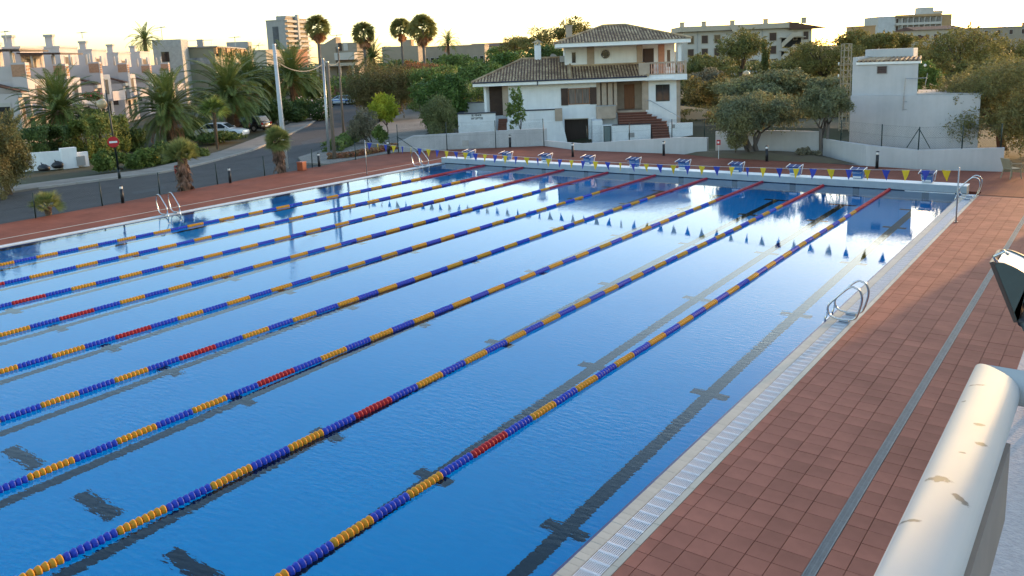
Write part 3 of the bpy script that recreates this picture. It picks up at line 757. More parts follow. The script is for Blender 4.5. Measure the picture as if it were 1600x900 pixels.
MT['rail_post'] = M('brown_grey_post_paint', (.20,.17,.15), .6, .1, 6)
MB().box(-.03,.03,-.16,-.10,0,zc-.047).build('post', MT['rail_post'], t)
MB().box(-.02,.075,-4,-.3,zc-.30,zc-.06).build('side_plate', MT['rail_post'], t)
# floodlight on a bracket at the roof edge
fp_ = AT(1584,457,4.3)
t = thing('floodlight', 'dark grey floodlight with a pale housing on the terrace edge', 'floodlight', (fp_[0],fp_[1],3.66), 0)
MT['flood'] = M('grey_green_cast_housing', (.055,.07,.068), .5, .12, 8); MT['flood_w'] = M('pale_reflector_housing', (.72,.70,.66), .4, .05, 6); MT['flood_f'] = M('brown_frame', (.07,.045,.04), .5, .1, 8)
hz = fp_[2]-3.66
# D-shaped side plate: straight edge runs from upper left to lower right
A = Vector((-.10,0,.155)); B = Vector((.03,0,-.155)); ax = (B-A).normalized(); nr = Vector((-ax.z,0,ax.x)); nr = nr if nr.x > 0 else -nr
Lh = (B-A).length; arc = []
for q in range(13):
    s = q/12; arc.append(A + ax*(Lh*(.06+.80*s)) + nr*(.125*math.sin(math.pi*(.12+.88*s))))
off = Vector((0,0,hz))
side = [A+off, B+off] + [v+off for v in arc[::-1]]
MB().extr([v+Vector((0,-.012,0)) for v in side], (0,.02,0)).build('side_plate', MT['flood'], t, bevel=.004)
MB().extr([v+Vector((0,.30,0)) for v in side], (0,.02,0)).build('side_plate', MT['flood'], t, bevel=.004)
inner_ = [A+off+nr*.012+ax*.01, B+off+nr*.012-ax*.05] + [v+off-nr*.012 for v in arc[::-1]]
MB().extr([v+Vector((0,.0085,0)) for v in inner_], (0,.291,0)).build('housing', MT['flood_w'], t)
MB().extr([A+off-nr*.022, B+off-nr*.022, B+off-nr*.002, A+off-nr*.002], (0,.32,0)).build('front_frame', MT['flood_f'], t)
MB().extr([A+off-nr*.026+ax*.03+Vector((0,.02,0)), B+off-nr*.026-ax*.03+Vector((0,.02,0)), B+off-nr*.0225-ax*.03+Vector((0,.02,0)), A+off-nr*.0225+ax*.03+Vector((0,.02,0))], (0,.28,0)).build('front_glass', MT['glass_dark'], t)
bk = Vector((.05,0,-.15))+off
MB().cyl(bk+Vector((0,-.03,0)), bk+Vector((0,.34,0)), .022, n=12).build('pivot_bolt', MT['black'], t, True)
MB().tube([bk+Vector((0,-.022,0)), bk+Vector((.05,-.022,-.10)), Vector((.16,-.022,.012))], .014, 6).build('bracket_arm', MT['flood'], t)
MB().tube([bk+Vector((0,.335,0)), bk+Vector((.05,.335,-.10)), Vector((.16,.335,.012))], .014, 6).build('bracket_arm', MT['flood'], t)
MB().box(.10,.24,-.06,.37,0,.012).build('bracket_foot', MT['galv'], t)
hk = A+off+nr*.06
MB().tube([A+off+Vector((.02,-.02,.0)), A+off+Vector((.0,-.02,.03)), A+off+nr*.05+Vector((0,-.02,.045)), A+off+nr*.075+Vector((0,-.02,.02))], .009, 6).build('latch', MT['steel'], t, True)
# ================================================================ BUILDINGS
MT['roof_tile'] = M('weathered_clay_roof_tile', (.31,.20,.115), .9, .30, .9, col2=(.44,.33,.205), island=.3, bump=.3, bscale=12)
MT['roof_red'] = M('brown_clay_roof_tile', (.10,.05,.034), .9, .25, 1.4, island=.2)
MT['terrazzo'] = M('red_brown_step_tile', (.20,.075,.045), .6, .15, 3)
MT['shutter'] = M('brown_shutter', (.055,.028,.018), .6, .2, 3)
MT['shutter_g'] = M('dark_green_shutter', (.012,.022,.02), .6, .2, 3)
MT['black_cap'] = M('dark_blue_black_coping', (.03,.03,.05), .5, .2, 4)
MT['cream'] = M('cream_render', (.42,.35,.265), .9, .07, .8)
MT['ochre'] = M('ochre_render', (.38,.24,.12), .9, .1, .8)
MT['olive_r'] = M('grey_green_render', (.22,.215,.155), .9, .1, .8)
MT['beige_r'] = M('beige_render', (.29,.235,.175), .9, .08, .8)
MT['grey_r'] = M('grey_render', (.32,.30,.28), .9, .08, .8)
MT['pale_r'] = M('pale_render', (.46,.42,.37), .9, .06, .8)
MT['orange_lit_r'] = M('orange_lit_garden_wall', (.62,.45,.30), .9, .06, .8)  # orange sunlight on the garden wall put into its base colour

def hip_roof(name, parent, x0, x1, y0, y1, ze, zr, rx0, rx1, ry, step=.24, sides='fblr', amp=.045, mat=None):
    """rows of barrel tiles laid up each slope of a hipped roof; returns the part"""
    mat = mat or MT['roof_tile']
    E_ = {'f': ((x0,y0),(x1,y0)), 'r': ((x1,y0),(x1,y1)), 'b': ((x1,y1),(x0,y1)), 'l': ((x0,y1),(x0,y0))}
    Rg = {'f': ((rx0,ry),(rx1,ry)), 'r': ((rx1,ry),(rx1,ry)), 'b': ((rx1,ry),(rx0,ry)), 'l': ((rx0,ry),(rx0,ry))}
    mb = MB(); base = MB()
    for s in sides:
        a, b = [np.array(p) for p in E_[s]]; c, d = [np.array(p) for p in Rg[s]]
        base.add([(*a,ze),(*b,ze),(*d,zr),(*c,zr)] , [(0,1,2,3)])
        L = np.linalg.norm(b-a); e = (b-a)/L; n = int(L/step)
        nin = np.array([-e[1], e[0]])
        run = (c-a)@nin
        la = (c-a)@e; lb = (d-a)@e
        for k in range(n):
            s0 = (k+.5)*L/n
            if s0 < la: f = s0/la if la > 1e-6 else 1
            elif s0 > lb: f = (L-s0)/(L-lb) if L-lb > 1e-6 else 1
            else: f = 1
            f = max(.02, min(1, f))
            p = a + e*s0; q = p + nin*run*f; zq = ze+(zr-ze)*f
            ln = math.hypot(run*f, (zr-ze)*f); seg = max(1, int(ln/.42))
            for j in range(seg):
                t0, t1 = j/seg, (j+1)/seg
                P0 = p+(q-p)*t0; P1 = p+(q-p)*t1; z0 = ze+(zq-ze)*t0+.012; z1 = ze+(zq-ze)*t1-.012
                w0, w1 = step*.36, step*.29; jj = random.uniform(-.012,.012)
                vs = []
                for (P_, z_, w_) in ((P0,z0,w0),(P1,z1,w1)):
                    for u, h in ((-1,0),(-.55,.8),(0.0,1),(.55,.8),(1,0)):
                        vs.append((P_[0]+e[0]*(w_*u+jj), P_[1]+e[1]*(w_*u+jj), z_+h*amp*(1.15 if P_ is P0 else .85)))
                mb.add(vs, [(i,i+1,i+6,i+5) for i in range(4)] + [(0,1,2,3,4)])
    o = mb.build(name, mat, parent); tag(o, kind='stuff')
    base.build('roof_deck', MT['roof_red'], parent)
    cap = MB()
    for (a, b) in (((x0,y0,ze),(rx0,ry,zr)),((x1,y0,ze),(rx1,ry,zr)),((rx0,ry,zr),(rx1,ry,zr)),((x0,y1,ze),(rx0,ry,zr)),((x1,y1,ze),(rx1,ry,zr))):
        if math.dist(a,b) < .2: continue
        cap.tube([Vector(a)+Vector((0,0,.05)), Vector(b)+Vector((0,0,.05))], .09, 6)
    cap.build('ridge_tiles', mat, o)
    return o
def window(parent, x0, x1, z0, z1, y, frame=MT['paint_white'], pane=None, mull=1, out=-1, fw=.06, name='window'):
    """window in a wall facing local -y at depth y, its glass set back into the wall"""
    pane = pane or MT['glass_dark']; s = out
    f = MB()
    f.box(x0,x0+fw, y-.03,y+.10, z0,z1); f.box(x1-fw,x1, y-.03,y+.10, z0,z1); f.box(x0+fw,x1-fw, y-.03,y+.10, z0,z0+fw); f.box(x0+fw,x1-fw, y-.03,y+.10, z1-fw,z1)
    o = f.build(name, frame, parent)
    for k in range(1, mull):
        xm = x0+(x1-x0)*k/mull; MB().box(xm-.02,xm+.02,y-.015,y+.03,z0+fw,z1-fw).build('mullion', frame, o)
    MB().box(x0+fw,x1-fw,y-.008,y+.02,z0+fw,z1-fw).build('pane', pane, o)
    return o
def shuttered(parent, x0, x1, z0, z1, y, mat):
    f = MB().box(x0-.05,x1+.05,y-.035,y+.02,z0-.05,z1+.05); o = f.build('window', MT['paint_white'], parent)
    xm = (x0+x1)/2
    for a, b in ((x0,xm-.01),(xm+.01,x1)):
        sm = MB(); n = int((z1-z0)/.11)
        for k in range(n): sm.obox(((a+b)/2,y-.05,z0+(k+.5)*(z1-z0)/n),((b-a),.018,.10),0,0,.35)
        sm.box(a,b,y-.044,y-.036,z0,z1); sm.build('shutter', mat, o)
    return o

# ---------------------------------------------------------------- the villa
HA = math.radians(34.0)
H = thing('villa', 'two-storey white villa with sandstone trim and clay tiled hipped roofs', 'house', (-28.949,24.093,0), HA)
W = MB()
# lower walls round the garage opening and the porch opening
W.box(-8.2,-3.54,0,9,-1.6,3.35); W.box(-3.54,-1.62,0,9,.43,3.35); W.box(-1.62,-.92,0,9,-1.6,3.35)
W.box(-.92,3.0,0,9,-1.6,.80); W.box(-.92,3.0,2.0,9,.80,3.35); W.box(3.0,5.45,0,9,-1.6,3.35)
W.build('wall', MT['white'], H)
MB().box(-3.54,-1.62,.6,.7,-1.6,.43).build('garage_door', MT['dark_wood'], H)
MB().box(-3.56,-1.60,-.05,.02,.43,.50).build('garage_lintel', MT['cream'], H)
# porch: stone lining, floor, door, slit openings
MB().box(-.92,3.0,1.9,1.998,.982,3.30).build('porch_stone', MT['stone'], H)
for k in range(6): MB().box(-.92,3.0,1.885,1.8985,.99+.385*k,.99+.385*k+.37).build('stone_course', MT['stone'], H)
MB().box(-.92,3.0,0,1.9,.80,.98).build('porch_floor', MT['stone'], H)
MB().box(-.915,2.995,.0,1.9,3.30,3.346).build('porch_ceiling', MT['cream'], H)
d = MB().box(1.45,2.30,1.83,1.884,.985,3.0).build('door', MT['wood'], H)
for k in range(4): MB().box(1.55,2.20,1.815,1.829,1.10+.46*k,1.10+.46*k+.38).build('door_panel', MT['wood'], d)
MB().ball((2.22,1.80,1.95),.04,8,6).build('handle', MT['steel'], d)
for x0, x1 in ((-.92,-.62),(-.50,-.12),(.0,.36),(.48,.72)): MB().box(x0,x1,-.02,.32,.982,3.30).build('stone_pier', MT['stone'], H)
MB().box(2.72,3.22,-.03,.35,.982,3.30).build('stone_pier', MT['stone'], H)
MB().box(5.45,5.75,-.03,.5,-1.6,3.35).build('stone_quoin', MT['stone'], H)
MB().box(-8.48,-8.0,-.04,.4,.9,3.35).build('stone_pier', MT['stone'], H)
MB().box(-.98,.55,-.75,-.04,.45,1.42).build('stone_planter', MT['stone'], H); MB().box(-1.0,.57,-.77,-.02,1.422,1.48).build('planter_cap', MT['conc'], H)
# main window with curtains behind, flanked by dark shutters
w = window(H, -3.2,-1.45,1.62,2.92,-.001, MT['wood'], M('curtained_glass', (.16,.13,.11), .12, .5, 2.0, stretch=(6,6,.4)), 3)
MB().box(-3.76,-3.21,-.06,-.002,1.58,2.95).build('shutter', MT['shutter'], H); MB().box(-1.44,-.92,-.06,-.002,1.58,2.95).build('shutter', MT['shutter'], H)
w = window(H, 3.80,4.90,1.62,2.95,-.001, MT['shutter_g'], MT['glass_dark'], 2)
# open left-hand terrace
MB().box(-9.9,-8.2,.9,9,-1.6,.9).build('terrace_base', MT['white'], H)
MB().box(-9.95,-9.75,-.3,-.1,.9,3.35).build('terrace_post', MT['paint_white'], H)
MB().box(-9.6,-8.5,.88,.95,.902,3.3).build('terrace_door', MT['shutter'], H)
MB().box(-9.9,-8.2,1.0,8.9,.902,3.34).build('terrace_room', MT['white'], H)
# roof slab and lower roof
MB().box(-10.7,5.0,-1.0,9.9,3.351,3.50).build('eave_soffit', MT['white'], H)
MB().box(-10.72,3.02,-1.03,-.96,3.36,3.68).build('fascia', MT['paint_white'], H); MB().box(-10.75,-10.68,-1.0,9.9,3.36,3.68).build('fascia', MT['paint_white'], H)
MB().tube([(-10.75,-1.09,3.66),(3.0,-1.09,3.66)], .06, 8).build('gutter', MT['black_cap'], H)
MB().tube([(-5.6,-1.09,3.64),(-5.6,-1.06,3.3)], .04, 8).build('downpipe', MT['black_cap'], H)
random.seed(31)
hip_roof('lower_roof', H, -10.8,-3.0,-1.1,10.0,3.70,5.35,-6.9,-2.9,4.2, sides='fl')
hip_roof('porch_roof', H, -3.0,3.1,-1.1,3.0,3.70,4.62,-3.0,3.1,2.0, sides='f')
# upper storey
U = MB(); U.box(-3.35,-1.5,2.2,9,3.4,6.15); U.box(-1.5,-.95,2.25,9,3.4,6.15); U.box(-.95,2.7,2.2,9,3.4,6.15); U.box(2.7,5.7,2.6,9,3.4,6.15)
U.build('upper_wall', MT['white'], H)
MB().box(-1.52,-.92,2.14,2.249,4.4,6.15).build('stone_pilaster', MT['stone'], H)
MB().box(2.55,3.0,2.10,2.6,3.75,6.15).build('stone_pier', MT['stone'], H)
MB().box(-2.75,-2.45,2.16,2.22,4.9,5.75).build('window', MT['glass_dark'], H)
a = MB(); 
ring = [(.0,0)]
oc = MB().lathe([(.36,-.04),(.36,.03),(.24,.03),(.24,-.04)], 24)
ob = MB().add([(v[0],v[2],v[1]) for v in oc.v], [f[::-1] for f in oc.f[:-2]]).build('round_window_surround', MT['stone'], H, loc=(.0,2.17,5.50))
oc = MB().lathe([(.24,-.01),(.24,.01)], 24); MB().add([(v[0],v[2],v[1]) for v in oc.v], [f[::-1] for f in oc.f]).build('pane', MT['glass_dark'], ob)
MB().box(-3.75,-3.36,2.6,3.2,5.0,5.5).build('air_conditioner', MT['grey_r'], H)
# balcony
MB().box(2.95,6.15,-.9,2.6,3.30,3.74).build('balcony_slab', MT['white'], H)
MB().box(2.4,3.25,-.85,-.55,3.742,4.72).build('stone_parapet', MT['stone'], H)
MB().box(3.25,6.1,-.82,-.66,4.62,4.74).build('balustrade_rail', MT['stone'], H); MB().box(3.25,6.1,-.82,-.66,3.742,3.83).build('balustrade_base', MT['stone'], H)
bal = MB().lathe([(.05,0),(.055,.06),(.035,.12),(.07,.30),(.045,.5),(.035,.66),(.055,.74),(.05,.79)], 8).mesh('baluster', M('pink_stone_baluster', (.45,.29,.23), .8, .12, 3), True)
for k in range(15): link('baluster', bal, H, (3.40+.185*k,-.74,3.83))
MB().box(5.95,6.12,-.85,-.63,3.742,4.80).build('stone_post', MT['stone'], H); MB().box(5.5,5.75,-.6,-.35,3.742,6.15).build('balcony_column', MT['white'], H)
MB().box(6.03,6.10,-.55,2.6,4.62,4.72).build('side_rail', MT['stone'], H)
dd = MB().box(3.10,3.98,2.52,2.599,3.75,5.82).build('balcony_door', MT['shutter'], H)
MB().box(4.35,4.85,2.50,2.6,3.75,6.1).build('brick_panel', M('salmon_brick_panel', (.45,.22,.14), .8, .15, 6), H)
window(H, 5.0,5.4,4.2,5.7,2.6, MT['paint_white'], MT['glass_dark'])
MB().box(-4.1,6.35,1.2,9.8,6.151,6.28).build('upper_soffit', MT['white'], H)
MB().box(-4.1,6.35,-.975,1.2,6.152,6.281).build('upper_soffit', MT['white'], H)
MB().box(-4.15,6.40,-1.04,-.98,6.16,6.48).build('fascia', MT['paint_white'], H); MB().box(6.35,6.42,-1.0,9.8,6.16,6.48).build('fascia', MT['paint_white'], H)
hip_roof('upper_roof', H, -4.2,6.45,-1.1,9.9,6.46,7.85,.0,1.8,4.2, sides='flrb')
# chimneys
c = MB().box(-5.85,-5.3,3.9,4.45,4.6,6.45).build('chimney', MT['white'], H)
for k in range(4): MB().box(-5.83+.14*k,-5.77+.14*k,3.9,4.45,6.452,6.68).build('flue_pier', MT['white'], c)
MB().add([(-6.05,3.7,6.68),(-5.1,3.7,6.68),(-5.1,4.65,6.68),(-6.05,4.65,6.68),(-5.575,4.17,6.95)], [(0,3,2,1),(0,1,4),(1,2,4),(2,3,4),(3,0,4)]).build('tiled_cap', MT['roof_tile'], c)
c = MB().box(-3.1,-2.55,7.0,7.5,6.4,8.0).build('chimney', MT['stone'], H); MB().box(-3.16,-2.49,6.94,7.56,8.0,8.1).build('chimney_cap', MT['stone'], c)
MB().lathe([(.02,0),(.2,.04),(.32,.12),(.34,.13)], 16).build('satellite_dish', MT['pale_r'], H, loc=(-4.3,4.9,5.35), rz=(1.2,.2,.4))
# entrance steps
SM = MT['terrazzo']
for k in range(5):
    z = .80-.17*k
    MB().box(.74,3.05+.34*k,-.36-.36*k,.0 if k == 0 else -.36*k-.001,-1.6,z).build('step', MT['dark_wood'] if False else M('red_step_riser', (.115,.042,.028), .7, .15, 3) if k == 0 else bpy.data.materials['red_step_riser'], H)
    MB().box(.72,3.09+.34*k,-.40-.36*k,.0 if k == 0 else -.36*k-.04,z+.001,z+.045).build('tread', SM, H)
for k in range(7):
    z = -.05-.17*k
    MB().box(3.1,4.35,-2.16-.34*(k+1),-1.81-.34*k,-1.6,z).build('step', bpy.data.materials['red_step_riser'], H)
    MB().box(3.1,4.35,-2.19-.34*(k+1),-1.84-.34*(k),z+.001,z+.035).build('tread', SM, H)
MB().box(.05,3.0,-3.2,-3.0,-1.6,.09).build('forecourt_wall', MT['white'], H); MB().box(.03,3.02,-3.23,-2.97,.092,.15).build('wall_cap', MT['black_cap'], H)
MB().box(1.3,1.75,-3.23,-3.19,-.85,-.5).build('meter_box', MT['grey_r'], H)
MB().box(4.40,6.2,-3.2,-3.0,-1.6,.11).build('forecourt_wall', MT['white'], H); MB().box(4.62,4.85,-3.23,-3.19,-.25,.02).build('letter_box', MT['grey_r'], H)
MB().box(-1.4,-.6,-2.0,-.001,-1.6,.43).build('ramp_wall', MT['white'], H)
gt = MB().box(-.58,-.02,-2.85,-2.80,-1.2,.05).build('meter_door', MT['shutter_g'], H); MB().box(-.53,-.07,-2.87,-2.851,-1.15,0.0).build('door_panel', M('green_grey_door', (.16,.20,.19), .5, .1, 4), gt)
MB().box(-.7,.1,-2.79,-2.5,-1.6,.12).build('ramp_wall', MT['white'], H)
MB().tube([(3.05,-.06,1.72),(3.35,-.06,1.72),(5.6,-1.2,.35)], .022, 6).build('stair_handrail', MT['galv'], H)
# planter wall and left-hand steps
pw = MB(); pw.add([(-8.1,-2.2,-1.6),(-3.3,-2.2,-1.6),(-3.3,-1.8,-1.6),(-8.1,-1.8,-1.6),(-8.1,-2.2,.52),(-3.75,-2.2,.52),(-3.75,-1.8,.52),(-8.1,-1.8,.52)], [(0,3,2,1),(4,5,6,7),(0,1,5,4),(1,2,6,5),(2,3,7,6),(3,0,4,7)])
pw.build('lower_garden_wall', MT['white'], H)
MB().box(-8.0,-4.3,-2.15,-1.85,.522,1.38).build('planter_wall', MT['white'], H); MB().box(-8.05,-4.25,-2.2,-1.8,1.382,1.46).build('wall_cap', MT['black_cap'], H)
MB().box(-4.3,-3.72,-2.25,-1.75,.53,1.48).build('stone_pier', MT['stone'], H)
for k in range(7):
    MB().box(-8.85,-8.15,-2.3+.3*k,-1.99+.3*k,-1.6,-.25+.16*k).build('step', SM, H)
# wall with the for-sale notice
nb = MB(); nb.box(-11.9,-8.95,-2.4,-2.15,-1.6,.50); nb.box(-11.9,-8.95,-2.37,-2.15,.503,1.33); nb.box(-11.9,-11.65,-2.15,2.5,-1.6,1.33)
nb.build('notice_wall', MT['white'], H); MB().box(-11.95,-8.9,-2.45,-2.1,1.333,1.41).build('wall_cap', MT['black_cap'], H); MB().box(-11.96,-11.6,-2.1,2.5,1.333,1.41).build('wall_cap', MT['black_cap'], H)
sg = MB().box(-10.88,-9.98,-2.40,-2.372,1.06,1.325).build('notice_board', MT['paint_white'], H)
def text_mesh(name, s, size, mat, parent, loc, rot, width=None, bold=.0):
    cu = bpy.data.curves.new(name+'_text', 'FONT'); cu.body = s; cu.size = size; cu.align_x = 'CENTER'; cu.align_y = 'CENTER'; cu.extrude = .004; cu.offset = bold
    o = bpy.data.objects.new(name+'_text', cu); COL.objects.link(o); bpy.context.view_layer.update()
    me = bpy.data.meshes.new_from_object(o.evaluated_get(bpy.context.evaluated_depsgraph_get())); bpy.data.objects.remove(o)
    if width:
        vs = [v.co.x for v in me.vertices]; k = width/(max(vs)-min(vs))
        for v in me.vertices: v.co.x *= k
    me.materials.clear(); me.materials.append(mat); return link(name, me, parent, loc, rot)
text_mesh('lettering', 'SE VENDE', .21, MT['black'], sg, (-10.43,-2.406,1.20), (math.pi/2,0,0), .78, .008)
text_mesh('lettering', '609.279922', .20, MT['black'], H, (-10.40,-2.378,.95), (math.pi/2,0,0), .92, .006)
MB().box(-11.9,-9.4,2.5,2.7,-.5,1.9).build('back_wall', MT['white'], H); MB().box(-11.9,-9.4,2.45,2.75,1.902,1.97).build('wall_cap', MT['black_cap'], H)
# garden wall beside the villa, warm sunlight put into its colour
t = thing('garden_wall', 'sloping garden wall right of the villa in a sunlit orange colour', 'wall', tuple(AT(1063,185,70)[:2])+(0,), HA)
MB().extr([(0,0,-1.6),(4.6,1.4,-1.6),(4.6,1.4,.15),(0,0,.95)], (-.08,.25,0)).build('wall_body', MT['orange_lit_r'], t)

# ---------------------------------------------------------------- transformer tower with low wing
YT = 12.6
t = thing('transformer_tower', 'plain white tower house with a small window and lean-to roof', 'building', (-7.3,YT,0))
MB().prism([(0,0),(3.2,0),(2.5,3.6),(0,3.6)],-1.6,4.56).build('tower_wall', MT['pool_wall'], t)
MB().box(0,2.45,2.5,3.6,4.562,5.22).build('parapet', MT['pool_wall'], t); MB().box(0,.25,.0,2.5,4.562,4.86).build('parapet', MT['pool_wall'], t)
rf = MB().extr([(.22,-.12,4.60),(3.30,-.12,4.60),(2.8,2.49,4.72),(.22,2.49,4.72)], (0,0,.05)).build('lean_to_roof', MT['roof_red'], t)
tl = MB(); random.seed(3)
for k in range(14):
    x = .35+.225*k; tl.tube([(x,-.18,4.655),(x-.035*k,2.48,4.775)], [.06,.05], 6)
tl.build('roof_tiles', MT['roof_tile'], rf)
MB().box(.20,3.34,-.10,-.02,4.47,4.60).build('eave', MT['paint_white'], t)
o = window(t, 1.20,1.75,3.95,4.40,-.005, MT['conc'], M('brown_louvre', (.09,.06,.055), .6, .2, 5), 1, fw=.04)
for k in range(4): MB().obox((1.475,-.03,4.02+.1*k),(.46,.012,.07),0,0,.4).build('louvre_slat', bpy.data.materials['brown_louvre'], o)
MB().prism([(.02,-.25),(6.1,-.25),(5.4,3.4),(.02,3.4)],-1.6,2.86).build('wing_wall', MT['pool_wall'], t)
MB().prism([(3.2,-.1),(6.15,-.1),(5.4,3.5),(2.6,3.5)],2.862,2.95).build('wing_roof', MT['conc'], t)
ar = thing('antenna_bracket', 'thin grey antenna bracket on the white tower house', 'antenna', (-7.3,YT,0))
MB().tube([(2.62,-.33,2.1),(2.68,-.33,3.75)], .025, 6).build('mast', MT['galv'], ar)
MB().tube([(2.66,-.33,3.72),(3.7,-.33,3.74)], .018, 6).build('arm', MT['galv'], ar); MB().tube([(3.62,-.33,3.4),(3.70,-.33,3.98)], .014, 6).build('dipole', MT['galv'], ar)
for z in (2.15,2.55): MB().tube([(2.63,-.33,z),(2.8,-.24,z)], .014, 6).build('wall_clamp', MT['galv'], ar)
MB().ball((3.45,.3,4.35),.07,10,6).build('lamp', MT['lamp_white'], ar)

# ---------------------------------------------------------------- lattice pylon beside the tower
MT['pylon'] = M('weathered_pylon_paint', (.30,.25,.17), .8, .2, 3)
b0 = AT(1318,216,58)
t = thing('lattice_pylon', 'slim lattice electricity pylon beside the white tower house', 'pylon', (b0[0],b0[1],-1.2), .65)
ht = ZAT(1324,68,58)+1.2
for sx in (-1,1):
    for sy in (-1,1): MB().obox((sx*.25,sy*.25,ht/2),(.06,.06,ht)).build('leg', MT['pylon'], t)
nb_ = 15
for k in range(nb_):
    z0, z1 = ht*k/nb_, ht*(k+1)/nb_
    for a, b in (((-.25,-.25),(.25,-.25)),((.25,-.25),(.25,.25)),((.25,.25),(-.25,.25)),((-.25,.25),(-.25,-.25))):
        MB().tube([(a[0],a[1],z1-.02),(b[0],b[1],z1-.02)], .025, 4).build('brace', MT['pylon'], t)
        if k%2 == 0: MB().tube([(a[0],a[1],z0),(b[0],b[1],z1-.02)], .02, 4).build('brace', MT['pylon'], t)
for z in (ht*.66,ht*.78): 
    MB().box(-.55,.55,-.04,.04,z,z+.06).build('crossarm', MT['pylon'], t)
    for s in (-1,1): MB().lathe([(.02,0),(.07,.03),(.03,.06),(.07,.09),(.03,.12),(.05,.16),(.01,.18)], 8).build('insulator', MT['lamp_white'], t, True, loc=(s*.5,0,z+.06))

# ---------------------------------------------------------------- generic far building helper
def block(name, label, px, Z, w, depth, ztop, rz, mat, cat='building', zb=-.4, floors=None, cols=0, winw=1.1, winh=1.3, wmat=None, parapet=.0, side_cols=0, group=None, frame=None, sill=1.0, fh=2.9):
    """front face centred at image column px and depth Z, facing local -y"""
    p = AT(px, HOR(px), Z)
    t = thing(name, label, cat, (p[0],p[1],0), rz, group)
    MB().box(-w/2,w/2,0,depth,zb,ztop).build('wall', mat, t)
    if parapet: MB().box(-w/2-.1,w/2+.1,-.1,depth+.1,ztop+.002,ztop+parapet).build('parapet', mat, t)
    if floors:
        for fz in floors:
            for k in range(cols):
                x = -w/2 + w*(k+.5)/cols
                fr = MB().box(x-winw/2-.08,x+winw/2+.08,-.06,.0,fz-.08,fz+winh+.08).build('window', frame or MT['pale_r'], t)
                MB().box(x-winw/2,x+winw/2,-.075,-.061,fz,fz+winh).build('pane', wmat or MT['shutter'], fr)
            for k in range(side_cols):
                y = depth*(k+.5)/side_cols
                fr = MB().box(w/2,w/2+.06,y-winw/2-.08,y+winw/2+.08,fz-.08,fz+winh+.08).build('window', frame or MT['pale_r'], t)
                MB().box(w/2+.061,w/2+.075,y-winw/2,y+winw/2,fz,fz+winh).build('pane', wmat or MT['shutter'], fr)
    return t
RZF = math.atan2(AX_R[1], AX_R[0])        # a front parallel to the picture plane

# ---------------------------------------------------------------- terraced town houses on the left
MT['th_white'] = M('town_house_render', (.50,.44,.42), .9, .07, .7)
MT['lattice'] = M('terracotta_lattice', (.42,.22,.13), .85, .2, 6)
def town_house(t, ch=1.0, pergola=False):
    """local x runs along the shaded gable towards the street front (+x faces the sun); y runs along the row"""
    w = 5.2; wall = MB()
    wall.box(-9,0,0,w,-.5,5.35)                              # two full storeys
    wall.build('wall', MT['th_white'], t)
    MB().box(-9,-3.1,.0,w,5.352,8.3).build('roof_room', MT['th_white'], t)
    MB().box(-9.05,-3.0,-.05,w+.05,8.302,8.5).build('roof_room_parapet', MT['th_white'], t)
    MB().box(-3.1,.0,-.02,.22,5.352,6.45).build('terrace_parapet', MT['th_white'], t)
    # street pier with lattice top
    pr = MB().box(-.35,.75,-.25,.55,2.4,6.7).build('street_pier', MT['th_white'], t)
    for k in range(4): MB().box(.752,.79,-.15,.45,5.55+.25*k,5.73+.25*k).build('lattice_slat', MT['lattice'], pr)
    MB().box(-.3,.70,-.28,-.252,5.6,6.55).build('lattice_panel', MT['lattice'], pr)
    # tiled canopy over the bay
    MB().extr([(-1.9,-1.5,5.15),(.65,-1.5,4.35),(.65,-.26,4.35),(-1.9,-.26,5.15)], (0,0,.12)).build('tiled_canopy', MT['roof_red'], t)
    MB().box(.45,.72,-1.52,-.255,4.0,4.34).build('canopy_fascia', MT['pale_r'], t)
    MB().box(-1.9,.35,-1.35,-.26,-.5,4.30).build('bay', MT['th_white'], t)
    o = MB().box(-1.35,-.25,-1.40,-1.351,1.7,3.6).build('window', MT['pale_r'], t); MB().box(-1.25,-.35,-1.42,-1.401,1.8,3.3).build('pane', MT['glass_dark'], o)
    o = MB().box(.351,.40,-1.2,-.45,1.7,3.7).build('window', MT['pale_r'], t); MB().box(.401,.42,-1.05,-.6,1.85,3.35).build('pane', MT['shutter'], o)
    # openings of the sunny front
    for y in (1.4,3.6):
        o = MB().box(.0,.05,y-.6,y+.6,.2,2.3).build('window', MT['pale_r'], t); MB().box(.051,.07,y-.48,y+.48,.3,2.2).build('pane', MT['glass_dark'], o)
        o = MB().box(.0,.05,y-.6,y+.6,3.1,4.9).build('window', MT['pale_r'], t); MB().box(.051,.07,y-.48,y+.48,3.2,4.8).build('pane', MT['shutter'], o)
    o = MB().box(-3.099,-3.05,1.0,3.2,5.4,7.5).build('terrace_door', MT['pale_r'], t); MB().box(-3.049,-3.03,1.15,3.05,5.4,7.35).build('pane', MT['shutter'], o)
    for (x, y) in ((-2.2,.1),(-.3,.1),(-2.2,w-.2)): MB().cyl((x,y,6.4),(x,y,7.6),.12,n=8).build('pergola_post', MT['pale_r'], t, True)
    c = MB().box(-4.5,-3.8,.3,.9,8.5,8.5+ch).build('chimney', MT['th_white'], t); MB().box(-4.6,-3.7,.2,1.0,8.502+ch,8.75+ch).build('chimney_cap', MT['conc'], c)
    if pergola:
        MB().extr([(-3.2,-.6,7.75),(.6,-.6,7.6),(.6,w,7.6),(-3.2,w,7.75)], (0,0,.14)).build('pergola_roof', MT['shutter'], t)
    # first-floor balcony and ground-floor porch
    MB().box(.06,1.5,.6,w-.3,2.55,2.72).build('balcony_slab', MT['th_white'], t); MB().box(1.38,1.5,.6,w-.3,2.722,3.55).build('balcony_front', MT['th_white'], t)
row = [(28,66),(92,77),(146,88),(190,99),(226,110),(256,121)]
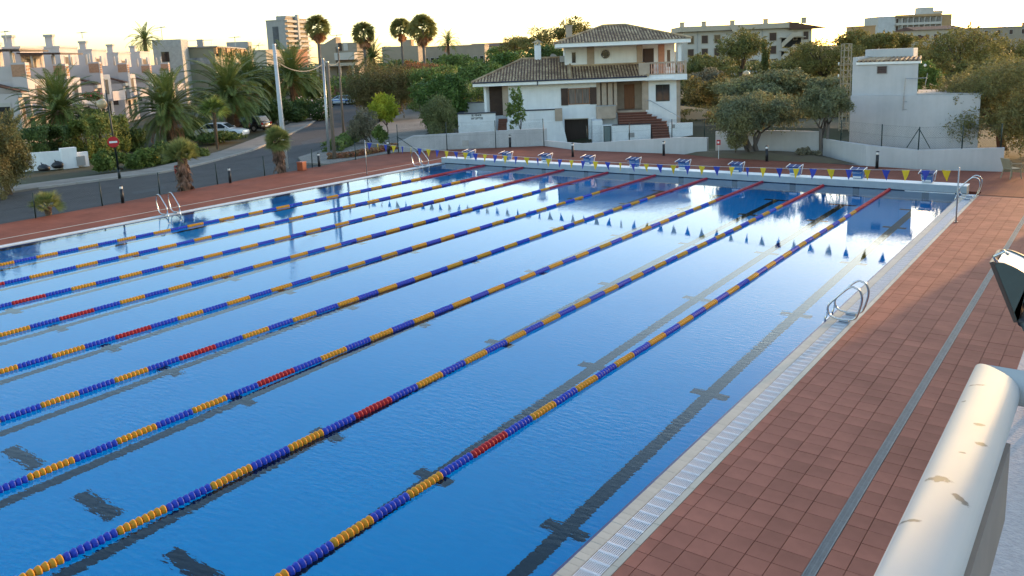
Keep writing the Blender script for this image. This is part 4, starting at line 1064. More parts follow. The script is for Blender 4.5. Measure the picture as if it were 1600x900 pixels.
lbs = ['pink-white town house at the left edge with a dark pergola roof','pink-white town house behind the first date palm, with dark pergola','third pink-white town house from the left, square chimney on its roof',
       'fourth pink-white town house from the left in the terraced row','fifth pink-white town house, partly behind a date palm','last pink-white town house at the right end of the row']
th = None
for k, (px, Z) in enumerate(row):
    p = AT(px, HOR(px), Z)
    t = thing('town_house', lbs[k], 'house', (p[0],p[1],0), math.radians(45), group='terraced town houses')
    town_house(t, (1.1,.8,.95,.7,.85,.6)[k], pergola=(k < 2)); t.scale = (1,1,(1.0,.985,1.015,1.0,.97,1.0)[k])
# ================================================================ FAR BUILDINGS
R45 = math.radians(45)
t = block('apartment_house', 'long grey-green and ochre flat-roofed building behind the town houses', 296, 140, 8.5, 30, ZAT(330,74,140), R45, MT['olive_r'], floors=None)
MB().box(4.251,4.36,.2,29.8,1.0,ZAT(330,84,140)).build('sunlit_tint_face', MT['cream'], t)  # sunward face as a lighter slab, sunlight put into its colour
MB().box(4.25,4.7,.0,30,ZAT(330,84,140)+.01,ZAT(330,74,140)+.01).build('ochre_balcony_band', MT['ochre'], t)
for k in range(6):
    MB().box(4.7,5.3,1.5+4.8*k,4.6+4.8*k,ZAT(330,87,140),ZAT(330,75,140)).build('balcony', MT['ochre'], t)
    o = MB().box(4.361,4.40,2.0+4.8*k,4.0+4.8*k,3.2,5.2).build('window', MT['pale_r'], t); MB().box(4.401,4.42,2.2+4.8*k,3.8+4.8*k,3.3,5.1).build('pane', MT['shutter'], o)
MB().box(-2,3.5,-.06,-.002,ZAT(318,100,140),ZAT(318,90,140)).build('blue_mural', M('faded_blue_mural', (.20,.24,.30), .9, .5, .6, col2=(.42,.42,.40)), t)
MB().box(-4.25,5.0,-.3,30.3,ZAT(330,74,140)+.02,ZAT(330,72,140)+.02).build('roof_edge', MT['grey_r'], t)
MB().box(1.0,2.0,3,4,ZAT(330,72,140)+.03,ZAT(330,60,140)).build('chimney', MT['grey_r'], t)
zt = ZAT(330,72,140)
for a in (-3.5,-1,1.5,4): MB().tube([(a,.3,zt),(a,.3,zt+1.0)], .05, 5).build('roof_rail_post', MT['galv'], t)
MB().tube([(-4,.3,zt+1.0),(4.2,.3,zt+1.0)], .04, 5).build('roof_rail', MT['galv'], t)
t = block('stair_house', 'small grey rooftop stair house at the end of the ochre building', 374, 168, 4.2, 5, ZAT(384,65,168), R45, MT['grey_r'], floors=None)
MB().box(2.1,2.2,.3,4.7,1,ZAT(384,66,168)).build('sunlit_tint_face', MT['cream'], t); MB().box(-1.2,1.2,-.08,-.002,5,7).build('window', MT['glass_dark'], t)  # cream slab on the sunward side carries the sunlight in its colour
t = block('grey_house', 'dark grey roof room behind the town houses beside a palm', 265, 135, 4.5, 5, ZAT(265,62,135), R45, MT['conc'])
MB().box(-1.0,.2,-.06,-.002,7.0,8.6).build('window', MT['glass_dark'], t)
# tower block
Zt = 450; rt = math.radians(22); ztop = ZAT(440,33,Zt)
t = block('tower_block', 'tall pale tower block with balconies on its sunlit side', 436, Zt, 11.4, 25, ztop, rt, MT['grey_r'])
MB().box(-2.0,1.6,-.06,-.002,7,ztop-3).build('dark_wall_panel', M('dark_facade_panel', (.10,.10,.105), .9, .3, .3), t)
for k in range(10):
    z = 5.0+2.62*k
    for y0, y1 in ((.4,11.0),(13.5,24.6)):
        MB().box(5.701,7.0,y0,y1,z,z+1.15).build('balcony', MT['pale_r'], t)
        o = MB().box(5.702,5.75,y0+.5,y1-.5,z+1.2,z+2.5).build('window', MT['shutter'], t)
    MB().box(-6.9,-5.701,2,9,z,z+1.1).build('balcony', MT['pale_r'], t)
MB().box(5.701,7.3,11.3,13.2,0,ztop+3.5).build('stair_rib', MT['pale_r'], t)
MB().box(-.5,5.5,2,12,ztop+.002,ztop+2.6).build('plant_room', MT['grey_r'], t)
for x, h in ((-1,6.5),(1.2,5.8),(4.6,7.5)): MB().tube([(x,5,ztop+2.6),(x,5,ztop+h)], .18, 5).build('mast', MT['galv'], t)
MB().box(-5.9,5.9,-.2,25.2,ztop+.003,ztop+.6).build('parapet', MT['grey_r'], t)
t = block('brick_house', 'low orange brick house in front of the tower block', 440, 210, 6.5, 8, ZAT(440,80,210), rt, M('orange_brick', (.36,.17,.10), .9, .2, 1), floors=(4.2,), cols=3, winw=1.0, wmat=MT['glass_dark'], parapet=.35, side_cols=3)
t = block('cream_house', 'low cream flat-roofed house left of the tower block', 405, 200, 4.4, 9, ZAT(405,80,200), rt, MT['cream'], floors=(4.5,), cols=2, winw=.9, parapet=.3)
# beige house behind the poles
Zh = 128; rh = math.radians(30); z1 = ZAT(520,68,Zh); z2 = ZAT(520,84,Zh)
t = block('beige_house', 'beige flat-roofed house with a verandah behind the wooden poles', 530, Zh, 6.0, 8, z1, rh, MT['beige_r'])
MB().box(-2.6,-.2,-.8,-.002,0,ZAT(520,74,Zh)).build('front_bay', MT['beige_r'], t)
MB().add([(-2.6,1.0,z1+.002),(-.6,1.0,z1+.002),(-.6,3.5,z1+.002),(-2.6,3.5,z1+.002),(-.6,1.0,z1+1.0),(-.6,3.5,z1+1.0)], [(0,3,2,1),(0,1,4),(3,5,2),(1,2,5,4),(0,4,5,3)]).build('stair_roof', MT['beige_r'], t)
for x0, x1 in ((.1,.6),(.9,1.6)): MB().box(x0,x1,-.06,-.002,z2+.4,z2+1.6).build('window', MT['shutter'] if x0 < .5 else MT['pale_r'], t)
MB().box(-.15,3.0,-1.6,-.003,z2-1.0,z2+.1).build('balcony_front', MT['pale_r'], t)
MB().box(-3.0,3.4,-2.6,-.801,z2-1.9,z2-1.45).build('verandah_roof', MT['cream'], t)
for x in (-2.7,-.9,.9,2.9): MB().box(x-.15,x+.15,-2.5,-2.2,-.4,z2-1.9).build('verandah_column', MT['cream'], t)
MB().box(-2.4,2.6,-.9,-.81,.2,2.2).build('verandah_doors', M('red_brown_doors', (.22,.09,.06), .7, .2, 2), t)
# beige group in the middle distance
t = block('beige_block', 'low beige building with a square stair tower behind the fan palms', 626, 185, 8.2, 10, ZAT(610,73,185), math.radians(33), MT['beige_r'], floors=(4.3,), cols=2, winw=1.0, winh=.8)
MB().box(-.2,2.0,2.0,4.4,ZAT(610,73,185)+.002,ZAT(630,62,185)).build('tower_or_sun_block', MT['beige_r'], t); MB().box(2.001,2.3,1.9,5.2,ZAT(610,73,185)+.002,ZAT(630,62,185)+.05).build('sunlit_tint_face', MT['ochre'], t)  # ochre slab paints the orange sunlight on the tower's right side
t = block('beige_hall', 'long plain beige hall with a row of small windows', 700, 205, 18.5, 12, ZAT(690,74,205), math.radians(33), MT['beige_r'], floors=(5.0,), cols=12, winw=.9, winh=1.0, wmat=MT['glass_dark'], parapet=.35)
t = block('arcaded_house', 'far beige house with a row of arches and clay roof', 766, 260, 17, 12, ZAT(766,72,260), math.radians(33), MT['cream'], floors=(6.3,), cols=7, winw=1.2, winh=1.6, wmat=MT['glass_dark'])
MB().add([(-8.9,-.5,ZAT(766,72,260)),(8.9,-.5,ZAT(766,72,260)),(8.9,12,ZAT(766,72,260)),(-8.9,12,ZAT(766,72,260)),(-6,5,ZAT(766,67,260)),(6,5,ZAT(766,67,260))], [(0,1,5,4),(1,2,5),(2,3,4,5),(3,0,4)]).build('roof', MT['roof_red'], t)
# apartment block behind the villa
Za = 172; ra = math.radians(35); zr = ZAT(1170,46,Za)
t = block('apartment_block', 'three-storey cream apartment block with outside stairs behind the pines', 1168, Za, 26.5, 10, zr, ra, MT['pale_r'])
MB().box(-14.2,10.2,-1.2,10.5,zr+.002,ZAT(1170,38,Za)).build('roof_parapet', MT['cream'], t)
MB().add([(8.2,-1.3,ZAT(1170,37,Za)),(8.2,10.5,ZAT(1170,37,Za)),(15.6,-1.3,zr-.2),(15.6,10.5,zr-.2),(8.2,-1.3,zr-.35),(8.2,10.5,zr-.35),(15.6,-1.3,zr-.35),(15.6,10.5,zr-.35)], [(0,2,3,1),(0,4,6,2),(1,3,7,5),(2,6,7,3),(4,5,7,6)]).build('sloping_roof', MT['roof_red'], t)
fz = (zr-2.5, zr-5.2, zr-7.9)
for z in fz:
    for x, wd in ((-11.8,1.2),(-8.9,1.25),(-6.3,1.2),(-1.0,1.3),(1.2,1.3),(5.2,1.4),(9.8,.6),(12.0,1.0)):
        o = MB().box(x-wd/2-.14,x+wd/2+.14,-.10,.0,z-.1,z+1.75).build('window', MT['cream'], t); MB().box(x-wd/2,x+wd/2,-.12,-.101,z,z+1.6).build('pane', MT['shutter'] if wd != 1.2 or z == fz[1] else MT['glass_dark'], o)
for x in (-10.4,.2,3.0): MB().tube([(x,-.1,0),(x,-.1,zr)], .08, 5).build('downpipe', MT['conc'], t)
for k, z in enumerate((zr-2.9,zr-5.6)):
    MB().extr([(6.4,-2.4,z-.2),(8.6,-2.4,z+1.9),(10.4,-2.4,z+1.9),(10.4,-2.4,z+1.0),(8.9,-2.4,z+1.0),(6.4,-2.4,z-1.2)], (0,.3,0)).build('stair_parapet', MT['cream'], t)
    MB().box(6.6,11.4,-2.1,-.01,z+.85,z+1.0).build('stair_landing', MT['cream'], t)
    MB().box(7.0,11.0,-.09,-.001,z-1.2,z+.8).build('stair_recess', MT['interior'], t)
MB().extr([(-4.2,-2.4,zr+.6),(-3.2,-2.4,zr+.6),(-1.8,-2.4,zr-1.6),(-2.8,-2.4,zr-1.6)], (0,.3,0)).build('stair_parapet', MT['cream'], t)
for x in (-13.0,-8.4,-2.4,4.6,12.6):
    c = MB().box(x-.4,x+.4,3,4,ZAT(1170,38,Za)-.2,ZAT(1170,31,Za)).build('chimney', MT['cream'], t); MB().box(x-.55,x+.55,2.9,4.1,ZAT(1170,31,Za),ZAT(1170,30,Za)).build('chimney_cap', MT['ochre'], c)
MB().box(3.2,9.6,-3.8,-.01,-.4,2.6).build('ground_floor_annexe', MT['pale_r'], t); MB().box(4.5,7.8,-3.86,-3.801,1.9,2.5).build('sign_board', MT['grey_r'], t); MB().box(6.2,7.4,-3.86,-3.801,-.3,1.6).build('annexe_door', MT['interior'], t)
# hotel on the skyline
Zo = 340; rhh = math.radians(40); zt = ZAT(1430,24,Zo)
t = block('hotel', 'grey skyline hotel with rows of arched balconies and a rooftop hut', 1428, Zo, 31, 12, zt, rhh, MT['pale_r'])
MB().box(-15.5,-8.5,-.2,-.01,0,zt).build('plain_wall', MT['pool_wall'], t); MB().box(10.5,15.5,-.3,-.01,0,zt).build('ochre_wall', MT['ochre'], t)
MB().box(-8.4,10.4,-1.6,-.01,zt-.6,zt+.3).build('roof_band', MT['ochre'], t)
for r_ in range(4):
    z = zt-3.6-3.0*r_
    MB().box(-8.4,10.4,-1.7,-.01,z-.25,z+.7).build('balcony_band', MT['pale_r'], t)
    for k in range(8):
        x = -7.2+2.36*k; o = MB().box(x-.95,x+.95,-.06,-.002,z+.72,z+2.6).build('balcony_recess', MT['grey_r'], t); MB().box(x-.7,x+.1,-.1,-.061,z+.75,z+2.4).build('pane', MT['shutter'], o)
        MB().box(x+1.05,x+1.28,-1.6,-.01,z+.7,z+2.75).build('pier', MT['pale_r'], t)
MB().box(4.2,9.5,3,8,zt+.302,zt+3.2).build('rooftop_hut', MT['pale_r'], t); MB().box(9.5,13.5,3,8,zt+.301,zt+1.6).build('rooftop_hut', MT['cream'], t)
# houses on the right skyline
t = block('yellow_house', 'pale yellow house with two small windows right of the pines', 1468, 215, 13, 10, ZAT(1468,45,215), rhh, MT['cream'], floors=(5.6,), cols=6, winw=.9, winh=1.3)
MB().add([(-7,-.6,ZAT(1468,46,215)),(7,-.6,ZAT(1468,46,215)),(7,10.5,ZAT(1468,46,215)),(-7,10.5,ZAT(1468,46,215)),(-6.6,5,ZAT(1468,40,215)),(6.6,5,ZAT(1468,40,215))], [(0,1,5,4),(1,2,5),(2,3,4,5),(3,0,4)]).build('roof', MT['roof_red'], t)
t = block('verandah_house', 'small house with dark verandah left of the pale yellow house', 1416, 205, 9, 8, ZAT(1416,62,205), rhh, MT['cream'], floors=(2.6,), cols=3, winw=2.0, winh=1.8, wmat=MT['interior'])
MB().box(-4.8,4.8,-1.5,8.2,ZAT(1416,62,205)+.002,ZAT(1416,57,205)).build('roof', MT['roof_red'], t)
t = block('roof_terrace_house', 'hazy flat-roofed house on the right edge of the skyline', 1560, 240, 26, 10, ZAT(1560,44,240), rhh, MT['beige_r'], floors=(6.2,), cols=7, winw=1.0, winh=1.3, parapet=.4)
MB().box(9,10.2,2,3.2,ZAT(1560,44,240)+.4,ZAT(1560,36,240)).build('chimney', MT['lattice'], t)
t = block('yellow_shed', 'low ochre house peeping over the pines left of the hotel', 1352, 230, 5.5, 6, ZAT(1352,42,230), rhh, MT['ochre'], floors=(6.4,), cols=2, winw=.8, winh=.9, parapet=.3)

# ================================================================ STREET FURNITURE
MT['post_dark'] = M('dark_green_lamp_post', (.014,.022,.02), .5, .2, 5)
MT['globe'] = M('smoked_globe', (.45,.33,.18), .18, .15, 2, spec=.6)
b0 = GP(187,279,GZ+.1)
t = thing('street_lamp', 'dark street lamp post with a globe above the no-entry sign', 'street lamp', b0)
MB().tube([(0,0,0),(0,0,.5)], .075, 10).build('base', MT['post_dark'], t, True); MB().tube([(0,0,.5),(-.05,-.12,4.9)], [.055,.04], 10).build('post', MT['post_dark'], t, True)
MB().tube([(-.04,-.1,3.95),(-.15,-.18,3.82),(-.28,-.28,3.9)], .025, 6).build('arm', MT['post_dark'], t); MB().ball((-.30,-.30,4.15),.27,16,10).build('globe', MT['globe'], t, True)
def no_entry(t, z, dx, dy):
    n = Vector((CAM[0]-b0[0], CAM[1]-b0[1], 0)).normalized(); a = math.atan2(n.y, n.x)+math.pi/2
    d = MB().lathe([(.30,-.01),(.30,.01)], 28)
    o = MB().add([(v[0],v[2],v[1]) for v in d.v], [f[::-1] for f in d.f]).build('sign_disc', MT['red'], t, loc=(dx,dy,z), rz=a)
    MB().box(-.20,.20,-.016,-.011,-.05,.05).build('white_bar', MT['paint_white'], o)
s = thing('no_entry_sign', 'round red no-entry sign with a white bar on the lamp post', 'sign', b0)
no_entry(s, 2.06, .06, -.13); MB().obox((.0,-.06,2.06),(.14,.14,.06)).build('clamp', MT['galv'], s)
for px, Zq, top, lb in ((1167,72,116,'globe street lamp rising among the bushes right of the villa'),(1253,108,96,'small globe street lamp catching the sun in front of the far pines')):
    p = AT(px, HOR(px), Zq); zt = ZAT(px, top, Zq)
    t = thing('street_lamp', lb, 'street lamp', (p[0],p[1],-.4)); MB().tube([(0,0,0),(0,0,zt+.1)], .05, 8).build('post', MT['post_dark'], t, True); MB().ball((.0,.0,zt+.4),.30,16,10).build('globe', MT['globe'], t, True)
# utility poles
def pole(label, bx, by, tx, ty, r0, r1, mat, top=None):
    b = GP(bx, by, GZ+.05); Z = (b-CAM)@AX_F; e = AT(tx, ty, Z*1.0) - b
    t = thing('utility_pole', label, 'pole', b, group='utility poles along the street')
    MB().tube([(0,0,-.2),tuple(e*.5),tuple(e)], [r0,(r0+r1)/2,r1], 12).build('shaft', mat, t, True)
    MB().tube([tuple(e*.93+np.array([-.12,0,0])), tuple(e*.93+np.array([.16,0,0]))], .02, 6).build('cable_hook', MT['galv'], t)
    MB().cyl(tuple(e*.995), tuple(e*1.004), r1*1.12, n=12).build('pole_cap', MT['galv'], t)
    return b + e
MT['pole_conc'] = M('pale_concrete_pole', (.42,.43,.44), .8, .12, 3); MT['pole_wood'] = M('weathered_pole_wood', (.15,.115,.085), .9, .25, 3, stretch=(6,6,.6))
e1 = pole('tall pale concrete pole behind the third small palm', 447,262,428,70,.15,.10,MT['pole_conc'])
e2 = pole('pale steel pole, left of the close pair at the street corner', 514,243,504.5,92,.10,.07,MT['galv'])
e3 = pole('weathered wooden pole, right of the close pair at the street corner', 523,250,511,97,.12,.09,MT['pole_wood'])
e4 = pole('thin dark wooden pole standing further up the street', 537,213,528,75,.10,.07,MT['pole_wood'])
def cable(label, a, b, sag, n=20, r=.012):
    a = Vector(a); b = Vector(b); t = thing('overhead_cable', label, 'cable', a)
    MB().tube([(b-a)*(k/n)-Vector((0,0,sag*4*(k/n)*(1-k/n))) for k in range(n+1)], r, 5).build('wire', MT['cable'], t); MB().tube([(0,0,-.06),(0,0,.03)], .03, 6).build('end_clamp', MT['galv'], t)
MT['cable'] = M('grey_cable', (.30,.27,.22), .7, .1, 5)
b1 = GP(447,262,GZ); b2 = GP(514,243,GZ); b4 = GP(537,213,GZ)
cable('pale twisted cable sagging between the concrete and the steel pole', tuple(np.array(e1)+(np.array(b1)-np.array(e1))*.13), tuple(np.array(e2)+(np.array(b2)-np.array(e2))*.05), .55, r=.028)
cable('thin cable from the steel pole to the thin dark pole', e2, tuple(np.array(e4)+(np.array(b4)-np.array(e4))*.15), .35, r=.014)
def aerial(px, Z, ytop, ybot, label):
    p = AT(px, ybot, Z); zt = ZAT(px, ytop, Z); s = Z/100
    t = thing('tv_aerial', label, 'aerial', p)
    hgt = zt-p[2]; MB().tube([(0,0,0),(0,0,hgt)], .05*s, 5).build('mast', MT['galv'], t)
    MB().tube([(-.9*s,.0,hgt*.9),(.9*s,0,hgt*.95)], .035*s, 5).build('boom', MT['galv'], t)
    for k in range(5): MB().tube([(-.8*s+.4*s*k,-.3*s,hgt*.91),(-.8*s+.4*s*k,.3*s,hgt*.91)], .025*s, 4).build('element', MT['galv'], t)
aerial(10,70,48,66,'television aerial on the leftmost town house roof'); aerial(254,125,41,64,'thin television aerial beside the rooftop palm'); aerial(368,150,57,72,'thin television aerial on the ochre building')
aerial(129,95,50,60,'short television aerial on the town house roofs'); aerial(527,135,54,66,'thin television aerial on the beige house'); aerial(405,205,70,80,'thin aerial on the cream house left of the tower block')

# low white wall and cabinets of the first garden
gw = [tuple(GP(*q, GZ)[:2]) for q in ((20,270),(103,263.5),(140,259.5))]
t = thing('garden_wall', 'low white garden wall under the dark hedge on the left', 'wall', (gw[0][0],gw[0][1],GZ))
R_ = lambda p: (p[0]-gw[0][0], p[1]-gw[0][1])
a0, a1, a2 = R_(gw[0]), R_(gw[1]), R_(gw[2])
o1 = offset_line([a0,a1,a2], .3)
MB().prism([a0,a1,o1[1],o1[0]], 0, 1.15).build('wall_body', MT['white'], t); MB().prism([a1,a2,o1[2],o1[1]], 0, .95).build('wall_body', MT['white'], t)
dvec = np.array(a2)-np.array(a1); an = math.atan2(dvec[1],dvec[0])
mid = (np.array(a1)+dvec*.18); MB().obox((mid[0],mid[1],.66),(.9,.5,1.32),an).build('gate_pillar', MT['white'], t)
mid = (np.array(a1)+dvec*.62); MB().obox((mid[0],mid[1],.42),(.5,.6,.6),an).build('meter_cabinet', MT['grey_r'], t)
for q, lb in (((69,266.5),'larger black sack lying at the foot of the garden wall'),((90,262),'smaller black sack beside the larger one at the garden wall')):
    p = GP(*q, GZ+.1); t = thing('rubbish_sack', lb, 'sack', (p[0]+.25,p[1]-.1,GZ+.1), .3)
    random.seed(int(q[0])); mb = MB().ball((0,0,.2),.3,12,8,.8)
    mb.v = [(x*1.5*random.uniform(.85,1.1), y*random.uniform(.85,1.1), max(0.0,z*random.uniform(.85,1.1)-.02)) for x,y,z in mb.v]
    mb.build('bag', MT['black'], t, True); MB().tube([(-.12,0,.40),(-.2,.02,.52)], [.05,.03], 6).build('knot', MT['black'], t)

# ================================================================ CARS
MT['tyre'] = M('tyre_rubber', (.02,.02,.02), .9, .2, 6); MT['car_glass'] = WINDOW('car_glass', (.03,.04,.05), .05); MT['tail'] = M('red_lamp_glass', (.40,.02,.02), .2, .1, 4); MT['head'] = M('clear_lamp_glass', (.7,.7,.68), .1, .05, 4)
def car(label, loc, rz, paint, L=4.1, Wd=1.66, Hh=1.40, wagon=False, stripe=None):
    t = thing('parked_car', label, 'car', loc, rz)
    h = L/2; wy = Wd/2
    low = [(-h,.30),(-h+.02,.62),(-h+.12,.86),(-h*.55,.90),(h*.30,.90),(h*.72,.80),(h*.97,.66),(h,.45),(h-.05,.25),(-h+.1,.25)]
    top = [(-h*.90,.88),(-h*.78,Hh*.98),(-h*.3,Hh),(h*.10,Hh*.97),(h*.46,.88)] if wagon else [(-h*.86,.88),(-h*.50,Hh*.97),(-h*.15,Hh),(h*.12,Hh*.96),(h*.48,.88)]
    def loft(mb, prof, y_low, y_high, zsplit=None):
        n = len(prof); zs = [p[1] for p in prof]; z0, z1 = min(zs), max(zs)
        for sgn in (-1,1):
            for (x,z) in prof:
                f = (z-z0)/(z1-z0); mb.v.append((x, sgn*(y_low+(y_high-y_low)*f), z))
        mb.f.append(tuple(range(n))); mb.f.append(tuple(range(2*n-1,n-1,-1)))
        for i in range(n): mb.f.append((i, n+i, n+(i+1)%n, (i+1)%n))
        return mb
    loft(MB(), low, wy, wy-.04).build('body', paint, t, True, bevel=.05)
    rf = loft(MB(), top, wy-.07, wy-.24).build('roof', paint, t, True, bevel=.03)
    # glass: slightly proud side windows and screens
    gl = [(top[0][0]+.16,.93),(top[1][0]+.08,Hh*.93),(top[2][0],Hh*.945),(top[3][0]-.02,Hh*.915),(top[4][0]-.16,.93)]
    for sgn in (-1,1):
        def yy(z): f = (z-.88)/(Hh-.88); return sgn*(wy-.07-.17*f+.006)
        for seg in ((gl[0],gl[1],(-.12,Hh*.94),(-.12,.93)),((-.06,.93),(-.06,Hh*.94),gl[3],gl[4])):
            mb = MB().extr([(x,yy(z),z) for x,z in seg], (0,sgn*.006,0)); mb.build('side_window', MT['car_glass'], t)
        MB().box(h*.30,h*.36,min(sgn*wy,sgn*(wy+.14)),max(sgn*wy,sgn*(wy+.14)),.90,1.02).build('wing_mirror', paint, t, bevel=.02)
        MB().box(-h-.012,-h+.05,min(sgn*(wy-.3),sgn*(wy-.05)),max(sgn*(wy-.3),sgn*(wy-.05)),.62,.82).build('tail_light', MT['tail'], t, bevel=.01)
        MB().box(h*.93,h*.985,min(sgn*(wy-.36),sgn*(wy-.08)),max(sgn*(wy-.36),sgn*(wy-.08)),.56,.68).build('headlight', MT['head'], t, bevel=.01)
        MB().box(-.25,-.10,min(sgn*wy,sgn*(wy+.012)),max(sgn*wy,sgn*(wy+.012)),.74,.77).build('door_handle', MT['black'], t)
    for (a, b, ins) in ((top[3],top[4],.03),(top[0],top[1],.03)):
        fa = lambda z: wy-.07-.17*(z-.88)/(Hh-.88)-.10
        dx = .012 if a is top[3] else -.012
        p0 = (a[0]*.86+b[0]*.14, a[1]*.86+b[1]*.14); p1 = (a[0]*.12+b[0]*.88, a[1]*.12+b[1]*.88)
        MB().extr([(p0[0]+dx,-fa(p0[1]),p0[1]),(p0[0]+dx,fa(p0[1]),p0[1]),(p1[0]+dx,fa(p1[1]),p1[1]),(p1[0]+dx,-fa(p1[1]),p1[1])], (dx,0,.01)).build('windscreen' if a is top[3] else 'rear_window', MT['car_glass'], t)
    for x in (-h*.60,h*.62):
        for sgn in (-1,1):
            tw = MB().lathe([(.20,-.09),(.29,-.085),(.31,-.05),(.31,.05),(.29,.085),(.20,.09)], 20)
            o = MB().add([(v[0],v[2],v[1]) for v in tw.v], [f[::-1] for f in tw.f]).build('wheel', MT['tyre'], t, True, loc=(x,sgn*(wy-.08),.31))
            rm = MB().lathe([(.19,-.01),(.17,.012),(.03,.02)], 14); MB().add([(v[0],sgn*(v[2]+.085),v[1]) for v in rm.v], [f for f in rm.f]).build('rim', MT['galv'], o)
            ar_ = MB().lathe([(.36,-.006),(.36,.006)], 18); MB().add([(v[0],v[2],v[1]) for v in ar_.v], [f[::-1] for f in ar_.f]).build('wheel_arch', MT['black'], t, loc=(x,sgn*(wy-.012),.33))
    if stripe:
        for sgn in (-1,1): MB().box(-h*.9,h*.85,min(sgn*(wy-.02),sgn*(wy+.006)),max(sgn*(wy-.02),sgn*(wy+.006)),.60,.72).build('stripe', stripe, t)
    MB().box(-h-.02,-h+.02,-.26,.26,.42,.54).build('number_plate', MT['paint_white'], t)
    return t
car('white hatchback parked under the date palms', tuple(GP(348,217,GZ)[:2])+(GZ+.02,), RZF-.05, M('white_car_paint', (.70,.71,.72), .25, .03, 2, coat=.6), 4.2)
car('black estate car with red tail lights parked behind the white hatchback', tuple(GP(388,205,GZ)[:2])+(GZ+.02,), RZF+math.pi-.35, M('black_car_paint', (.012,.012,.014), .25, .1, 2, coat=.6), 4.3, wagon=True)
car('silver-blue estate car crossing the far end of the street', tuple(GP(532,164,GZ)[:2])+(GZ+.02,), RZF+math.pi-.06, M('silver_car_paint', (.42,.50,.54), .3, .05, 2, metal=.3, coat=.5), 4.2, wagon=True, stripe=M('blue_car_stripe', (.05,.12,.42), .3, .05, 2))
# ================================================================ VEGETATION
rng = np.random.default_rng(7)
def unit(v): return v/np.maximum(1e-9, np.linalg.norm(v, axis=-1, keepdims=True))
def leaf_quads(P, N, size, ratio=.45, rng=rng, jitter=.35, T=None):
    n = len(P)
    if T is None: T = rng.normal(size=(n,3))
    T = T - (T*N).sum(1,keepdims=True)*N; T = unit(T); B = np.cross(N, T)
    s = size*(1+jitter*rng.uniform(-1,1,size=(n,1)))
    a = T*s*.5; b = B*s*.5*ratio
    return np.stack([P-a, P+b-a*.1, P+a, P-b-a*.1], 1)
def crown_quads(center, radii, n, leaf, K=9, lump=.42, seed=0, ratio=.5, flat=0.0, fill=.35, droop=0.0, spread=.62):
    """leaves scattered over K lumps that together fill an uneven ellipsoid"""
    r = np.random.default_rng(seed); radii = np.array(radii, float); center = np.array(center, float)
    dirs = unit(r.normal(size=(K,3))); dirs[:,2] = dirs[:,2]*.95+.12; dirs = unit(dirs)
    cs = dirs*(spread*r.uniform(.75,1.12,size=(K,1))); rs = lump*r.uniform(.7,1.25,size=K)
    cs = np.vstack([cs, [[0,0,0]]]); rs = np.append(rs, .46)
    pick = r.choice(K+1, size=n, p=(rs**2)/np.sum(rs**2))
    d = unit(r.normal(size=(n,3))); rad = rs[pick]*(1-fill*r.random(n)**1.5)
    # ragged outline
    ph = r.uniform(0,6.28,size=(3,)); wob = 1+.16*np.sin(5*d[:,0]+ph[0]+pick)*np.sin(6*d[:,1]+ph[1])+.10*r.normal(size=n)
    P = (cs[pick]+d*(rad*wob)[:,None])*radii + center
    # twigs that break up the outline
    M_ = 40+K*5; ti = r.integers(0,K,M_); td = unit(r.normal(size=(M_,3))+dirs[ti]*1.2+np.array([0,0,.25])); ts = cs[ti]+td*(rs[ti]*.8)[:,None]; tl = r.uniform(.08,.30,M_)
    kk = r.choice(n, int(n*.16), replace=False); tj = r.integers(0,M_,len(kk)); u = r.random(len(kk))**.8
    P[kk] = (ts[tj]+td[tj]*(tl[tj]*u)[:,None]+r.normal(size=(len(kk),3))*(.035*(1.1-u))[:,None])*radii + center
    if droop: P[:,2] -= droop*np.abs(r.normal(size=n))*np.linalg.norm((P-center)[:,:2],axis=1)*.3
    N = unit(d*.8 + r.normal(size=(n,3))*.7 + np.array([0,0,.25]))
    T = None
    if flat: T = r.normal(size=(n,3)); T[:,2] -= flat
    return leaf_quads(P, N, leaf, ratio, r, T=T), (cs*radii+center), rs
L_ = {}
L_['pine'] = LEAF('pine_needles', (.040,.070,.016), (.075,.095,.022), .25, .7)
L_['pine_w'] = LEAF('sunlit_pine_needles', (.060,.082,.018), (.10,.11,.026), .35, .6)  # lighter, warmer copy of the pine needles with sunlight put into the colour
L_['tam'] = LEAF('tamarisk_foliage', (.060,.095,.052), (.095,.125,.05), .35, .9)
L_['pepper'] = LEAF('bronze_green_foliage', (.042,.062,.018), (.075,.075,.024), .35, .7)
L_['citrus'] = LEAF('glossy_green_leaves', (.026,.078,.014), (.05,.12,.02), .3, .9, .45)
L_['lime'] = LEAF('yellow_green_leaves', (.14,.22,.015), (.22,.28,.02), .45, 1.2)
L_['olive'] = LEAF('olive_grey_leaves', (.065,.085,.055), (.10,.12,.075), .3, 1.2)
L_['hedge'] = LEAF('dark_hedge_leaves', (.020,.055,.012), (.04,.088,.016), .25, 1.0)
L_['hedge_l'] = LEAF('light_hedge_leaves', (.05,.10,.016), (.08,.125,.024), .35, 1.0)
L_['bush'] = LEAF('garden_bush_leaves', (.038,.09,.016), (.07,.13,.025), .3, 1.2)
L_['scrub'] = LEAF('dry_scrub_leaves', (.055,.078,.022), (.11,.115,.036), .35, .8)
L_['date'] = LEAF('date_palm_leaflets', (.028,.068,.014), (.05,.098,.02), .25, .5, .45, .25)
L_['fan'] = LEAF('fan_palm_leaves', (.055,.085,.02), (.10,.12,.03), .4, .5, .5, .25)
L_['fan_y'] = LEAF('young_fan_palm_leaves', (.062,.11,.028), (.10,.14,.042), .35, .9, .5, .25)
L_['dead'] = LEAF('dead_palm_skirt', (.13,.075,.035), (.19,.115,.055), .3, 1, .8, .3)
